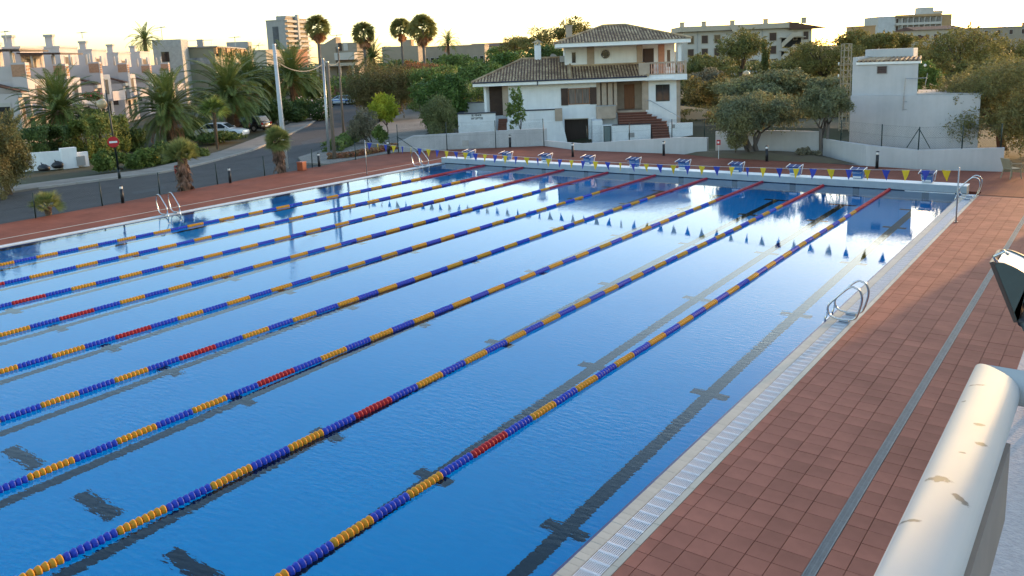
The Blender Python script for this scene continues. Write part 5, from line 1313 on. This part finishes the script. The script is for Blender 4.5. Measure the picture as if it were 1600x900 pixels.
L_['shag'] = LEAF('grey_brown_shaggy_fibre', (.06,.045,.032), (.12,.09,.06), .2, 2, .9, .4)
L_['flower'] = LEAF('white_oleander_flowers', (.62,.56,.52), (.70,.62,.58), .3, 3, .7, .1)
L_['pinkfl'] = LEAF('pink_bougainvillea', (.45,.07,.10), (.5,.12,.16), .4, 3, .7, .2)
L_['yelfl'] = LEAF('yellow_blossom', (.45,.33,.02), (.5,.4,.03), .4, 3, .7, .1)
def limbs(mb, base, ends, r0, seed=0, fork=.4):
    r = random.Random(seed); base = Vector(base)
    c = sum((Vector(e) for e in ends), Vector())/len(ends); fk = base + (c-base)*fork; fk.z = base.z + (c.z-base.z)*fork
    mid = base + (fk-base)*.5 + Vector((r.uniform(-.1,.1), r.uniform(-.1,.1), 0))*(fk-base).length*.6
    mb.tube([base-Vector((0,0,.15)), base+Vector((0,0,.03)), mid, fk], [r0*1.35, r0*1.1, r0*.85, r0*.72], 8)
    for e in ends:
        e = Vector(e); m1 = fk + (e-fk)*.5 + Vector((r.uniform(-.15,.15), r.uniform(-.15,.15), r.uniform(-.05,.15)))*(e-fk).length*.5
        mb.tube([fk-(fk-mid)*.1, m1, e], [r0*.5, r0*.32, r0*.10], 6)
    return mb
def tree(name, label, px, Z, ytop, ybot, wpx, leafm, n, leaf, cat='tree', K=10, seed=1, bark=None, lump=.42, ratio=.5, gz=None, trunk_r=None, depthf=1.0, droop=0.0, multi=1, group=None, fork=.4, spread=.62, fill=.35, flat=0.0, flowers=None, bpx=None):
    """crown between image rows ytop..ybot, wpx wide, at depth Z"""
    gz = GZ if gz is None else gz
    c = AT(px, (ytop+ybot)/2, Z); rz_ = (ybot-ytop)/2*Z/FPX; rx = wpx/2*Z/FPX
    bp = AT(bpx if bpx else px, HOR(px), Z); base = np.array([bp[0], bp[1], gz])
    t = thing(name, label, cat, base, group=group)
    lc = np.array([c[0], c[1], c[2]]) - base
    leaf = leaf*1.55; ratio = min(.8, ratio*1.2); lump = lump*.92; spread = spread*1.06; K = int(K*1.35)
    q, cs, rs = crown_quads(lc, (rx/1.0, rx*depthf, rz_), n, leaf, K, lump, seed, ratio, flat, fill, droop, spread)
    tb = MB(); tr = trunk_r or max(.05, rx*.09)
    ends = [tuple(cs[i]) for i in range(min(len(cs)-1, 7))]
    if multi == 1: limbs(tb, (0,0,0), ends, tr, seed, fork)
    else:
        rr = random.Random(seed)
        for k in range(multi):
            sub = ends[k::multi] or ends[:1]; an = 6.28*k/multi+.5
            limbs(tb, (math.cos(an)*tr*1.6, math.sin(an)*tr*1.6, 0), sub, tr*.75, seed+k, fork)
    tb.build('trunk', bark or MT['bark'], t, True)
    link('crown', quads_mesh('crown', q, leafm), t)
    if flowers:
        fm, fn, fs = flowers; fq, _, _ = crown_quads(lc, (rx*1.03, rx*1.03*depthf, rz_*1.03), fn, fs, K, lump, seed, .9, 0, .08, 0, spread)
        link('blossoms', quads_mesh('blossoms', fq, fm), t)
    return t
def hedge(name, label, pts, h0, h1, th, leafm, n, leaf, seed=0, gz=GZ, cat='hedge', flowers=None):
    """clipped or loose hedge along a line of ground points"""
    r = np.random.default_rng(seed); pts = [np.array(p[:2], float) for p in pts]; o = pts[0]
    t = thing(name, label, cat, (o[0],o[1],gz)); seg = [np.linalg.norm(b-a) for a,b in zip(pts[:-1],pts[1:])]; tot = sum(seg)
    P = []; N = []
    s = r.random(n)*tot
    acc = np.cumsum([0]+seg)
    idx = np.clip(np.searchsorted(acc, s, side='right')-1, 0, len(seg)-1)
    A = np.array(pts)[idx]; B_ = np.array(pts)[idx+1]; f = ((s-acc[idx])/np.array(seg)[idx])[:,None]
    C_ = A+(B_-A)*f-o; tv = unit(B_-A); nv = np.stack([-tv[:,1],tv[:,0]],1)
    a = r.uniform(0,2*np.pi,n); hh = (h1-h0)/2; wave = 1+.13*np.sin(s*2.1+seed)+.08*np.sin(s*5.3+1)
    ca, sa = np.cos(a), np.sin(a); sq = lambda v: np.sign(v)*np.abs(v)**.55
    rad = (1-.28*r.random(n)**2)+.07*r.normal(size=n)
    off = sq(ca)*th/2*rad*wave; zz = (h0+h1)/2 + sq(sa)*hh*rad*wave
    P = np.stack([C_[:,0]+nv[:,0]*off, C_[:,1]+nv[:,1]*off, np.maximum(zz,.03)], 1)
    N = unit(np.stack([nv[:,0]*ca, nv[:,1]*ca, sa],1)+r.normal(size=(n,3))*.6)
    link('foliage', quads_mesh('foliage', leaf_quads(P,N,leaf*1.4,.6,r), leafm), t)
    st = MB(); k = max(2,int(tot/1.2))
    for i in range(k):
        u = (i+.5)/k*tot; j = min(len(seg)-1, int(np.searchsorted(acc,u,side='right')-1)); p = pts[j]+(pts[j+1]-pts[j])*(u-acc[j])/seg[j]-o
        st.tube([(p[0],p[1],0),(p[0]+.05,p[1]-.04,(h0+h1)/2),(p[0]-.06,p[1]+.05,h1*.85)], [.035,.025,.01], 5)
    st.build('stems', MT['bark'], t)
    if flowers:
        fm, fn, fs = flowers; k = r.choice(n, fn); link('blossoms', quads_mesh('blossoms', leaf_quads(P[k]*1.0+N[k]*.06, N[k], fs, .9, r), fm), t)
    return t

# ---------------------------------------------------------------- palms
def frond_mesh(name, L, e0, curl, nl, ll, mat, seed, w=.045, vshape=.45):
    r = np.random.default_rng(seed); S = 26; ds = L/S
    p = np.zeros(3); e = e0; pts = [p.copy()]; els = [e]
    for k in range(S):
        p = p + ds*np.array([math.cos(e),0,math.sin(e)]); e -= curl/S*(.4+1.2*k/S); pts.append(p.copy()); els.append(e)
    pts = np.array(pts); Q = []
    for k in range(nl):
        u = .10+.90*(k+.5)/nl; x = u*S; i = min(S-1,int(x)); f = x-i; P = pts[i]*(1-f)+pts[i+1]*f; el = els[i]
        t = np.array([math.cos(el),0,math.sin(el)]); up = np.array([-math.sin(el),0,math.cos(el)])
        l = ll*(math.sin(math.pi*min(1,(u*.92+.06)))**.55)*r.uniform(.85,1.1)
        for s in (-1,1):
            d = unit(t*(.55+.5*u)+np.array([0,s,0])*.9+up*vshape*(1-.6*u)); tip = P+d*l+np.array([0,0,-.16*l*(1+u)])
            mid = P+d*l*.5; sd = unit(np.cross(d, up+np.array([0,0,.001])))*w*.5
            Q.append([P-sd*.5, mid-sd, tip, mid+sd])
    # rachis as thin crossed strips
    for k in range(S):
        a, b = pts[k], pts[k+1]; wv = .05*(1-k/S)+.012
        Q.append([a+[0,-wv,0], a+[0,wv,0], b+[0,wv,0], b+[0,-wv,0]]); Q.append([a+[0,0,-wv*.7], a+[0,0,wv*.7], b+[0,0,wv*.7], b+[0,0,-wv*.7]])
    return quads_mesh(name, np.array(Q), mat)
date_fronds = []
for k in range(9):
    e0 = math.radians([84,72,60,48,36,24,10,-6,-24][k]); date_fronds.append(frond_mesh('frond', 3.3, e0, math.radians([48,62,78,88,92,88,76,62,48][k]), 44, .62, L_['date'], k))
date_dead = frond_mesh('dead_frond', 2.3, math.radians(-38), math.radians(50), 30, .45, L_['dead'], 77)
trunk_cache = {}
MT['palm_trunk'] = M('palm_trunk_stubs', (.14,.095,.06), .95, .35, 7, bump=.9, bscale=16)
def stub_trunk(h, r0, r1, seed=0, rows=.13):
    mb = MB().tube([(0,0,-.2),(0,0,h*.5),(0,0,h)], [r0*1.05,(r0+r1)/2,r1], 12); rr = random.Random(seed); k = 0; z = .05
    while z < h:
        r = r0+(r1-r0)*z/h; n = 9
        for j in range(n):
            a = 6.283*(j+.5*(k%2))/n+rr.uniform(-.1,.1); c, s = math.cos(a), math.sin(a)
            mb.add([(c*r*.96-s*.055, s*r*.96+c*.055, z),(c*r*.96+s*.055, s*r*.96-c*.055, z),(c*(r+.06), s*(r+.06), z+rows*.9),(c*r*.97, s*r*.97, z+rows*.2)], [(0,1,2),(1,3,2),(3,0,2)])
        z += rows; k += 1
    return mb
def date_palm(label, px, Z, ycrown, size, n, gz=GZ, seed=0, tr=.28, dead=5):
    p = AT(px, ycrown, Z); h = p[2]-gz
    t = thing('date_palm', label, 'palm', (p[0],p[1],gz), group='date palms along the street')
    stub_trunk(max(.3,h), tr*1.1, tr, seed).build('trunk', MT['palm_trunk'], t)
    rr = random.Random(seed); s = size/3.3; ga = 2.39996
    for k in range(n):
        u = (k+.5)/n; c = min(8, int(9*u**.9)); az = k*ga+rr.uniform(-.2,.2)
        o = link('frond', date_fronds[c], t, (.10*math.cos(az)*s, .10*math.sin(az)*s, h-.25*u+.05), (rr.uniform(-.08,.08), rr.uniform(-.08,.08), az)); o.scale = (s*rr.uniform(.88,1.08),)*3
    for k in range(dead):
        az = rr.uniform(0,6.28); o = link('dead_frond', date_dead, t, (0,0,h-.3), (0,0,az)); o.scale = (s,)*3
    return t
date_palm('large date palm at the far left, behind the dark hedge', 92, 60, 172, 3.6, 78, seed=1, tr=.38)
date_palm('large date palm behind the garden bushes, left of the white hatchback', 262, 66, 172, 3.9, 80, seed=2, tr=.30)
date_palm('broad date palm overhanging the parked cars', 357, 74, 150, 4.4, 84, seed=3, tr=.3)
date_palm('date palm behind the broad palm, in front of the ochre building', 388, 92, 122, 3.9, 56, seed=4)
date_palm('date palm right of the concrete pole, behind the oleander', 455, 96, 122, 4.6, 64, seed=5)
date_palm('date palm rising above the town house roofs', 226, 128, 62, 3.0, 40, seed=6, gz=3.0, dead=0)
date_palm('small date palm on the skyline right of the fan palms', 700, 150, 66, 2.6, 36, seed=9, tr=.22, dead=2)
date_palm('low date palm below the second tall fan palm', 582, 118, 92, 3.4, 44, seed=12)
def fan_quads(L, nseg, spread, seed, droop=.25, petiole=.55):
    """fan leaf along +x, hinge at the origin"""
    r = np.random.default_rng(seed); Q = []; pt = petiole*L
    Q.append([[0,-.02,0],[0,.02,0],[pt,.015,0],[pt,-.015,0]])
    for k in range(nseg):
        a = spread*((k+.5)/nseg-.5)*2; l = L*(1-.12*abs(a)/spread)*r.uniform(.9,1.08); d = np.array([math.cos(a),math.sin(a),0]); wv = l*spread/nseg*.62
        sd = np.array([-d[1],d[0],0]); b = np.array([pt,0,0]); m_ = b+d*l*.55+[0,0,.05*l]; tip = b+d*l*.98+np.array([0,0,-droop*l*r.uniform(.5,1.4)])
        Q.append([b, m_-sd*wv, tip, m_+sd*wv])
    return np.array(Q, float)
def rot_quads(Q, el, az, off, roll=0.0):
    if roll: c, s_ = math.cos(roll), math.sin(roll); Q = Q@np.array([[1,0,0],[0,c,-s_],[0,s_,c]]).T
    ce, se = math.cos(el), math.sin(el); R1 = np.array([[ce,0,-se],[0,1,0],[se,0,ce]]); ca, sa = math.cos(az), math.sin(az); R2 = np.array([[ca,-sa,0],[sa,ca,0],[0,0,1]])
    return Q@(R2@R1).T + off
fan_me = [quads_mesh('fan_leaf', fan_quads(1.0,18,1.05,k,.06,.5), L_['fan_y']) for k in range(3)]
fan_me_g = [quads_mesh('fan_leaf', fan_quads(1.0,16,1.35,k+5), L_['bush']) for k in range(2)]
def fan_palm_far(label, px, Z, ytop, ycrown, ybase, tr=.2, seed=0, skirt=1.0):
    p = AT(px, ycrown, Z); s = (ycrown-ytop)*Z/FPX; h = p[2]-GZ; b = AT(px+ (ybase-ycrown)*.06, ybase, Z)
    t = thing('fan_palm', label, 'palm', (b[0],b[1],GZ), group='tall fan palms on the skyline')
    lean = Vector((p[0]-b[0], p[1]-b[1], h)); MB().tube([(0,0,-.2),tuple(lean*.5+Vector((.03,.02,0))),tuple(lean)], [tr*1.25,tr,tr*.9], 10).build('trunk', MT['bark_grey'], t, True)
    r = random.Random(seed); Q = []; D = []
    for k in range(58):
        u = (k+.5)/58; el = math.radians(85-115*u); Q.append(rot_quads(fan_quads(s*.62,12,1.25,k,.35,.75), el+r.uniform(-.15,.15), k*2.4, np.array(lean), r.uniform(-1.5,1.5)))
    for k in range(int(46*skirt)):
        el = math.radians(-35-50*r.random()); D.append(rot_quads(fan_quads(s*.60,8,.7,k,.1,.5), el, r.uniform(0,6.28), np.array(lean)-np.array([0,0,s*.35*r.random()]), r.uniform(-1,1)))
    link('crown', quads_mesh('crown', np.concatenate(Q), L_['fan']), t)
    if D: link('dead_skirt', quads_mesh('dead_skirt', np.concatenate(D), L_['dead']), t)
    return t
fan_palm_far('leftmost tall fan palm with a long dead skirt, right of the tower block', 496, 104, 22, 44, 105, seed=1, skirt=1.5)
fan_palm_far('second tall fan palm from the left, above the beige house', 568, 116, 33, 54, 95, seed=2, skirt=.8)
fan_palm_far('slimmer of the two neighbouring tall fan palms, on the left', 626, 126, 27, 46, 95, seed=3, tr=.17, skirt=.6)
fan_palm_far('bushier of the two neighbouring tall fan palms, on the right', 660, 122, 21, 46, 95, seed=4, skirt=.9)
def small_palm(label, px, py, trunk_h, crown, n, up=70, dn=-20, tr=.16, shaggy=True, seed=0, meshes=fan_me, gz=0.0):
    p = GP(px, py, gz); t = thing('young_fan_palm', label, 'palm', (p[0],p[1],gz), group='young fan palms on the left-hand deck')
    mb = stub_trunk(trunk_h, tr*.8, tr*1.1, seed, .10); mb.build('trunk', MT['palm_trunk'], t)
    if shaggy:
        r = np.random.default_rng(seed); D = []
        for k in range(130):
            z = trunk_h*(1-.85*r.random()); az = r.uniform(0,6.28); D.append(rot_quads(fan_quads(.40,4,.45,k,.1,.3), math.radians(-50-36*r.random()), az, np.array([math.cos(az)*tr*.85,math.sin(az)*tr*.85,z])))
        link('dead_skirt', quads_mesh('dead_skirt', np.concatenate(D), L_['shag']), t)
    rr = random.Random(seed)
    for k in range(n):
        u = (k+.5)/n; el = math.radians(up+(dn-up)*u); s = crown*rr.uniform(.8,1.1)
        o = link('fan_leaf', meshes[k%len(meshes)], t, (0,0,trunk_h), (rr.uniform(-.9,.9), -el, k*2.4)); o.scale = (s*.62,)*3
    return t
small_palm('knee-high young fan palm at the fence, nearest to the camera', 76, 336, .35, .85, 26, 80, -10, .13, False, 3)
small_palm('young fan palm with a shaggy trunk beside the small red sign', 290, 297, 1.5, 1.12, 60, 92, 0, .20, True, 4)
small_palm('young fan palm with a dense pale tuft beside the orange box', 438, 269, 1.72, .92, 80, 92, -60, .17, True, 5)
small_palm('spiky yucca-like palm between the bushes beside the white hatchback', 340, 233, 2.7, 1.5, 26, 85, 0, .10, False, 6, fan_me_g, GZ)

# ---------------------------------------------------------------- trees and shrubs, left to right
tree('tamarisk_tree', 'feathery olive and russet tamarisk cut by the left picture edge', -14, 41, 160, 326, 118, LEAF('russet_tamarisk', (.045,.075,.026), (.08,.09,.03), .35, .5), 34000, .085, seed=11, K=14, lump=.36, ratio=.3, droop=.3)
hp = [GP(*q, GZ) for q in ((32,262),(100,258),(128,252))]
off_ = np.array([-.7,-.2,0])
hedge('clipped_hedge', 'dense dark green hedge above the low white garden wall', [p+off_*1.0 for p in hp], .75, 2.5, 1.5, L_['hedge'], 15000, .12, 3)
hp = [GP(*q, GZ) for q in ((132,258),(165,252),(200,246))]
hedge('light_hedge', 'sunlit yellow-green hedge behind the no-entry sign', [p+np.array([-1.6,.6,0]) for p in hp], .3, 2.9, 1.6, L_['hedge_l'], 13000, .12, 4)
hp = [GP(*q, GZ) for q in ((2,262),(40,250))]
for px, Z, yt, yb, w, m, n_, lb in ((172,50,232,276,50,'bush',6000,'rounded green bush at the foot of the no-entry sign'),(218,52,226,272,56,'bush',7000,'broad green bush right of the street lamp post'),
        (243,53,228,268,34,'hedge_l',3500,'small yellow-flowering bush among the roadside bushes'),(268,54,222,266,50,'hedge',6500,'dark green bush left of the shaggy young palm'),(305,56,214,262,40,'hedge_l',5000,'light green bush behind the shaggy young palm'),
        (338,66,205,226,74,'hedge',5000,'low dark hedge in front of the white hatchback'),(205,62,196,236,60,'hedge',6000,'dark shrub behind the sunlit hedge under the palms'),(150,60,168,200,46,'hedge',4000,'dark oleander shrub behind the globe lamp'),
        (300,72,186,222,60,'bush',5000,'dark bush under the date palms, left of the hatchback'),(425,82,150,196,64,'hedge',7000,'dark rounded shrub behind the black estate car'),(465,86,152,192,50,'hedge',7000,'tall dark shrub right of the concrete pole'),
        (392,84,160,192,60,'bush',6000,'green shrub behind the black estate car'),(410,100,100,160,80,'hedge',9000,'dark tree behind the concrete pole'),(490,104,104,160,56,'citrus',7500,'dark green tree left of the steel pole'),(502,100,128,165,34,'hedge_l',4000,'sunlit green shrub behind the steel pole')):
    tree('garden_shrub' if yb-yt < 50 else 'garden_tree', lb, px, Z, yt, yb, w, L_[m], n_, .11 if Z < 70 else .16, cat='shrub' if yb-yt < 50 else 'tree', seed=int(px*3+yt), K=8, lump=.45, flowers=(L_['yelfl'],60,.1) if 'yellow-flow' in lb else None, trunk_r=.06)
tree('oleander', 'dark oleander bush covered with white flowers beside the street', 487, 88, 146, 190, 62, L_['hedge'], 9000, .15, cat='shrub', seed=5, K=9, flowers=(L_['flower'],420,.16))
tree('bougainvillea', 'red-flowering climber in front of the town houses', 142, 66, 143, 158, 34, L_['bush'], 1500, .12, cat='shrub', seed=6, K=6, flowers=(L_['pinkfl'],420,.12), gz=GZ, trunk_r=.04)
tree('bronze_tree', 'broad bronze-green tree beyond the far car', 592, 82, 88, 184, 112, L_['pepper'], 30000, .12, seed=21, K=16, lump=.36, droop=.3, ratio=.35, multi=2)
tree('bronze_tree', 'russet upper crown of a tree behind the citrus tree', 655, 92, 98, 150, 90, LEAF('russet_leaves', (.07,.06,.022), (.15,.08,.03), .35, .6), 9000, .15, seed=22, K=9)
tree('lime_shrub', 'bright yellow-green rounded shrub at the street corner', 598, 66, 146, 196, 46, L_['lime'], 12000, .085, cat='shrub', seed=23, K=12, lump=.38, trunk_r=.05)
tree('olive_tree', 'small grey-green olive tree at the street corner', 570, 60, 168, 226, 50, L_['olive'], 11000, .075, seed=24, K=10, ratio=.3, trunk_r=.06, multi=2)
tree('garden_shrub', 'small green shrub right of the olive tree', 594, 58, 194, 226, 22, L_['bush'], 3000, .085, cat='shrub', seed=25, K=7, trunk_r=.04)
tree('citrus_tree', 'large dark green citrus tree left of the villa', 690, 68, 108, 206, 104, L_['citrus'], 26000, .12, seed=26, K=15, lump=.38, multi=2, depthf=.8)
tree('citrus_tree', 'sunlit upper green crown behind the large citrus tree', 672, 84, 98, 150, 96, L_['bush'], 12000, .14, seed=27, K=11)
tree('upright_shrub', 'upright feathery green shrub in front of the notice wall', 686, 58, 150, 222, 56, LEAF('grey_green_upright_leaves', (.05,.085,.03), (.08,.12,.045), .3, 1), 14000, .10, cat='shrub', seed=28, K=12, ratio=.25, flat=-2.2, trunk_r=.06, gz=-.2, bpx=697)
hp = [GP(*q, GZ) for q in ((518,240),(540,228),(560,216))]
hedge('low_hedge', 'low dark green hedge on the corner by the wooden poles', hp, .05, .75, 1.2, L_['bush'], 7000, .10, 7)
hp = [GP(*q, GZ+.1) for q in ((512,248),(545,246),(600,236),(622,231))]
hedge('ground_shrubs', 'dry reddish low plants along the pavement behind the fence', hp, .0, .32, .7, LEAF('dry_red_plants', (.17,.075,.04), (.12,.10,.04), .3, 2), 3500, .10, 8, GZ+.1, cat='plants')
tree('young_tree', 'slender young tree climbing in front of the villa planter', 806, 60, 138, 204, 34, L_['bush'], 1100, .13, seed=30, K=9, lump=.3, spread=.7, trunk_r=.035, gz=-1.2, bpx=811)
p = AT(1000,100,200)
for px, Z, yt, yb, w, m, n_, lb in ((745,110,92,150,100,'bush',9000,'green tree mass left of the villa roof'),(800,130,82,130,80,'citrus',7000,'green tree behind the villa chimney'),(865,120,70,112,110,'hedge',8000,'dark tree directly behind the villa lower roof'),
        (720,140,84,120,90,'bush',6000,'distant green tree below the skyline palm'),(780,160,74,100,70,'bush',4500,'distant green tree in front of the arcaded house'),(640,150,92,112,90,'hedge',5000,'distant dark hedge-like trees below the fan palms'),(540,140,92,120,60,'hedge',4000,'dark trees beside the beige house')):
    tree('background_tree', lb, px, Z, yt, yb, w, L_[m], n_, .22, seed=int(px+Z), K=10, depthf=.8)
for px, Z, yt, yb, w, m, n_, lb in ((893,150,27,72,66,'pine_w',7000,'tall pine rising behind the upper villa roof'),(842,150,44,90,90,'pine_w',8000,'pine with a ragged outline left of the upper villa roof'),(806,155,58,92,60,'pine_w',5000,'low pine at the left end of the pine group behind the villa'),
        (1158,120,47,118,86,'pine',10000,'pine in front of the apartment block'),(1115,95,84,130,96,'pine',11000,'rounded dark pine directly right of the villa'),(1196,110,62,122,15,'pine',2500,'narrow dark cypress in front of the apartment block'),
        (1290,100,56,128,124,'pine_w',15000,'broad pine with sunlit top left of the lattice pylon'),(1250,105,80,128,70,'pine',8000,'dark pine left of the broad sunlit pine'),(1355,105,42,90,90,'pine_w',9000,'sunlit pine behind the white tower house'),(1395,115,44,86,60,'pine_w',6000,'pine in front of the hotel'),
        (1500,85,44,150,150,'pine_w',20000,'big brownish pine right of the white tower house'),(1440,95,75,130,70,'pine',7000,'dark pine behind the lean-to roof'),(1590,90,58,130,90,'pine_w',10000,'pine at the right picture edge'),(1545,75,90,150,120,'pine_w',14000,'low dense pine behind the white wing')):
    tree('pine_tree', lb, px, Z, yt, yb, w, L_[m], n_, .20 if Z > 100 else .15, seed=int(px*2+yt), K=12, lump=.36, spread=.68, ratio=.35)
for px, Z, yt, yb, w, m, n_, lb in ((1090,78,120,176,60,'scrub',6000,'pale dry scrub directly right of the villa'),(1130,74,118,170,70,'scrub',7000,'yellowish scrub behind the garden wall'),(1215,78,116,180,80,'scrub',8000,'sunlit scrub behind the large tamarisk'),(1260,72,122,182,70,'scrub',7000,'dry scrub between the two tamarisks'),
        (1185,62,108,168,150,'tam',14000,'grey-green tree behind the large tamarisk, over the boundary wall'),(1282,60,118,166,90,'tam',8000,'grey-green tree behind the slimmer tamarisk'),(1105,86,108,150,60,'olive',6000,'grey-green shrub below the rounded pine'),(1310,76,112,180,50,'scrub',6000,'dry scrub left of the lattice pylon'),(1440,62,95,145,60,'bush',5000,'green bush behind the low wing of the tower house')):
    tree('scrub', lb, px, Z, yt, yb, w, L_[m], n_, .13, cat='shrub', seed=int(px+yt), K=9, trunk_r=.05, gz=-1.2)
def belt(name, px0, px1, Z, ztop_y, leafm, n, leaf, th, seed):
    pts = [AT(px0+(px1-px0)*k/6, HOR(px0+(px1-px0)*k/6), Z*(1+.06*math.sin(k*1.7+seed))) for k in range(7)]
    h = max(1.0, ZAT((px0+px1)/2, ztop_y, Z)+.4)
    t = hedge(name, 'x', pts, 0, h, th, leafm, n, leaf, seed, -.4)
    cr = [c for c in t.children if c.name.startswith('foliage')][0]; st_ = [c for c in t.children if c.name.startswith('stems')][0]
    me = cr.data; loc = t.location.copy(); bpy.data.objects.remove(st_); bpy.data.objects.remove(cr); bpy.data.objects.remove(t)
    o = link(name, me, None, loc); tag(o, kind='stuff'); return o
belt('scrub_belt', 1062, 1345, 88, 128, L_['scrub'], 26000, .22, 6, 1)
belt('scrub_belt', 1062, 1345, 70, 168, L_['scrub'], 12000, .16, 5, 2)
belt('scrub_belt', 540, 900, 125, 112, L_['bush'], 26000, .26, 8, 3)
belt('scrub_belt', 640, 800, 98, 134, L_['bush'], 14000, .2, 6, 7)
belt('wooded_belt', 330, 1000, 165, 98, L_['hedge'], 30000, .34, 12, 4)
belt('wooded_belt', 1060, 1620, 140, 92, L_['pine'], 34000, .32, 12, 5)
belt('wooded_belt', 1380, 1640, 70, 140, L_['pine_w'], 16000, .18, 6, 6)
# tamarisks in the planting bed
ZT1 = (GP(1180,247)-CAM)@AX_F; ZT2 = (GP(1290,246.5)-CAM)@AX_F
tree('tamarisk_tree', 'large feathery grey-green tamarisk in the bed behind the starting blocks', 1178, ZT1, 138, 203, 136, L_['tam'], 21000, .105, seed=41, K=26, lump=.29, ratio=.25, droop=.5, multi=4, gz=.1, trunk_r=.15, fork=.45, spread=.68, flat=.8, bark=MT['bark_grey'])
tree('tamarisk_tree', 'slimmer tamarisk with bare leaning stems left of the pylon', 1290, ZT2, 132, 188, 84, L_['tam'], 12000, .105, seed=42, K=18, lump=.30, ratio=.25, droop=.4, multi=3, gz=.1, trunk_r=.13, fork=.55, spread=.68, flat=.8, bark=MT['bark_grey'])
tree('low_shrub', 'low twiggy shrub at the foot of the slimmer tamarisk', 1262, ZT2-.4, 230, 250, 44, L_['olive'], 2500, .07, cat='shrub', seed=43, K=7, gz=.05, trunk_r=.03)
tree('low_shrub', 'spiky green shrub at the foot of the large tamarisk', 1150, ZT1-.3, 204, 244, 34, L_['tam'], 3000, .07, cat='shrub', seed=44, K=7, gz=.05, trunk_r=.03, ratio=.25)
# pine on the right
tree('pine_tree', 'large brown-green pine leaning in from the right over the deck', 1574, 41.6, 76, 240, 222, LEAF('near_pine_needles', (.06,.085,.026), (.095,.11,.034), .3, .8), 52000, .10, seed=51, K=30, lump=.28, ratio=.25, droop=.25, gz=0, trunk_r=.21, fork=.45, spread=.72, bpx=1577, bark=M('reddish_pine_bark', (.15,.075,.045), .95, .3, 3, bump=.6, bscale=14, stretch=(1,1,.25)))
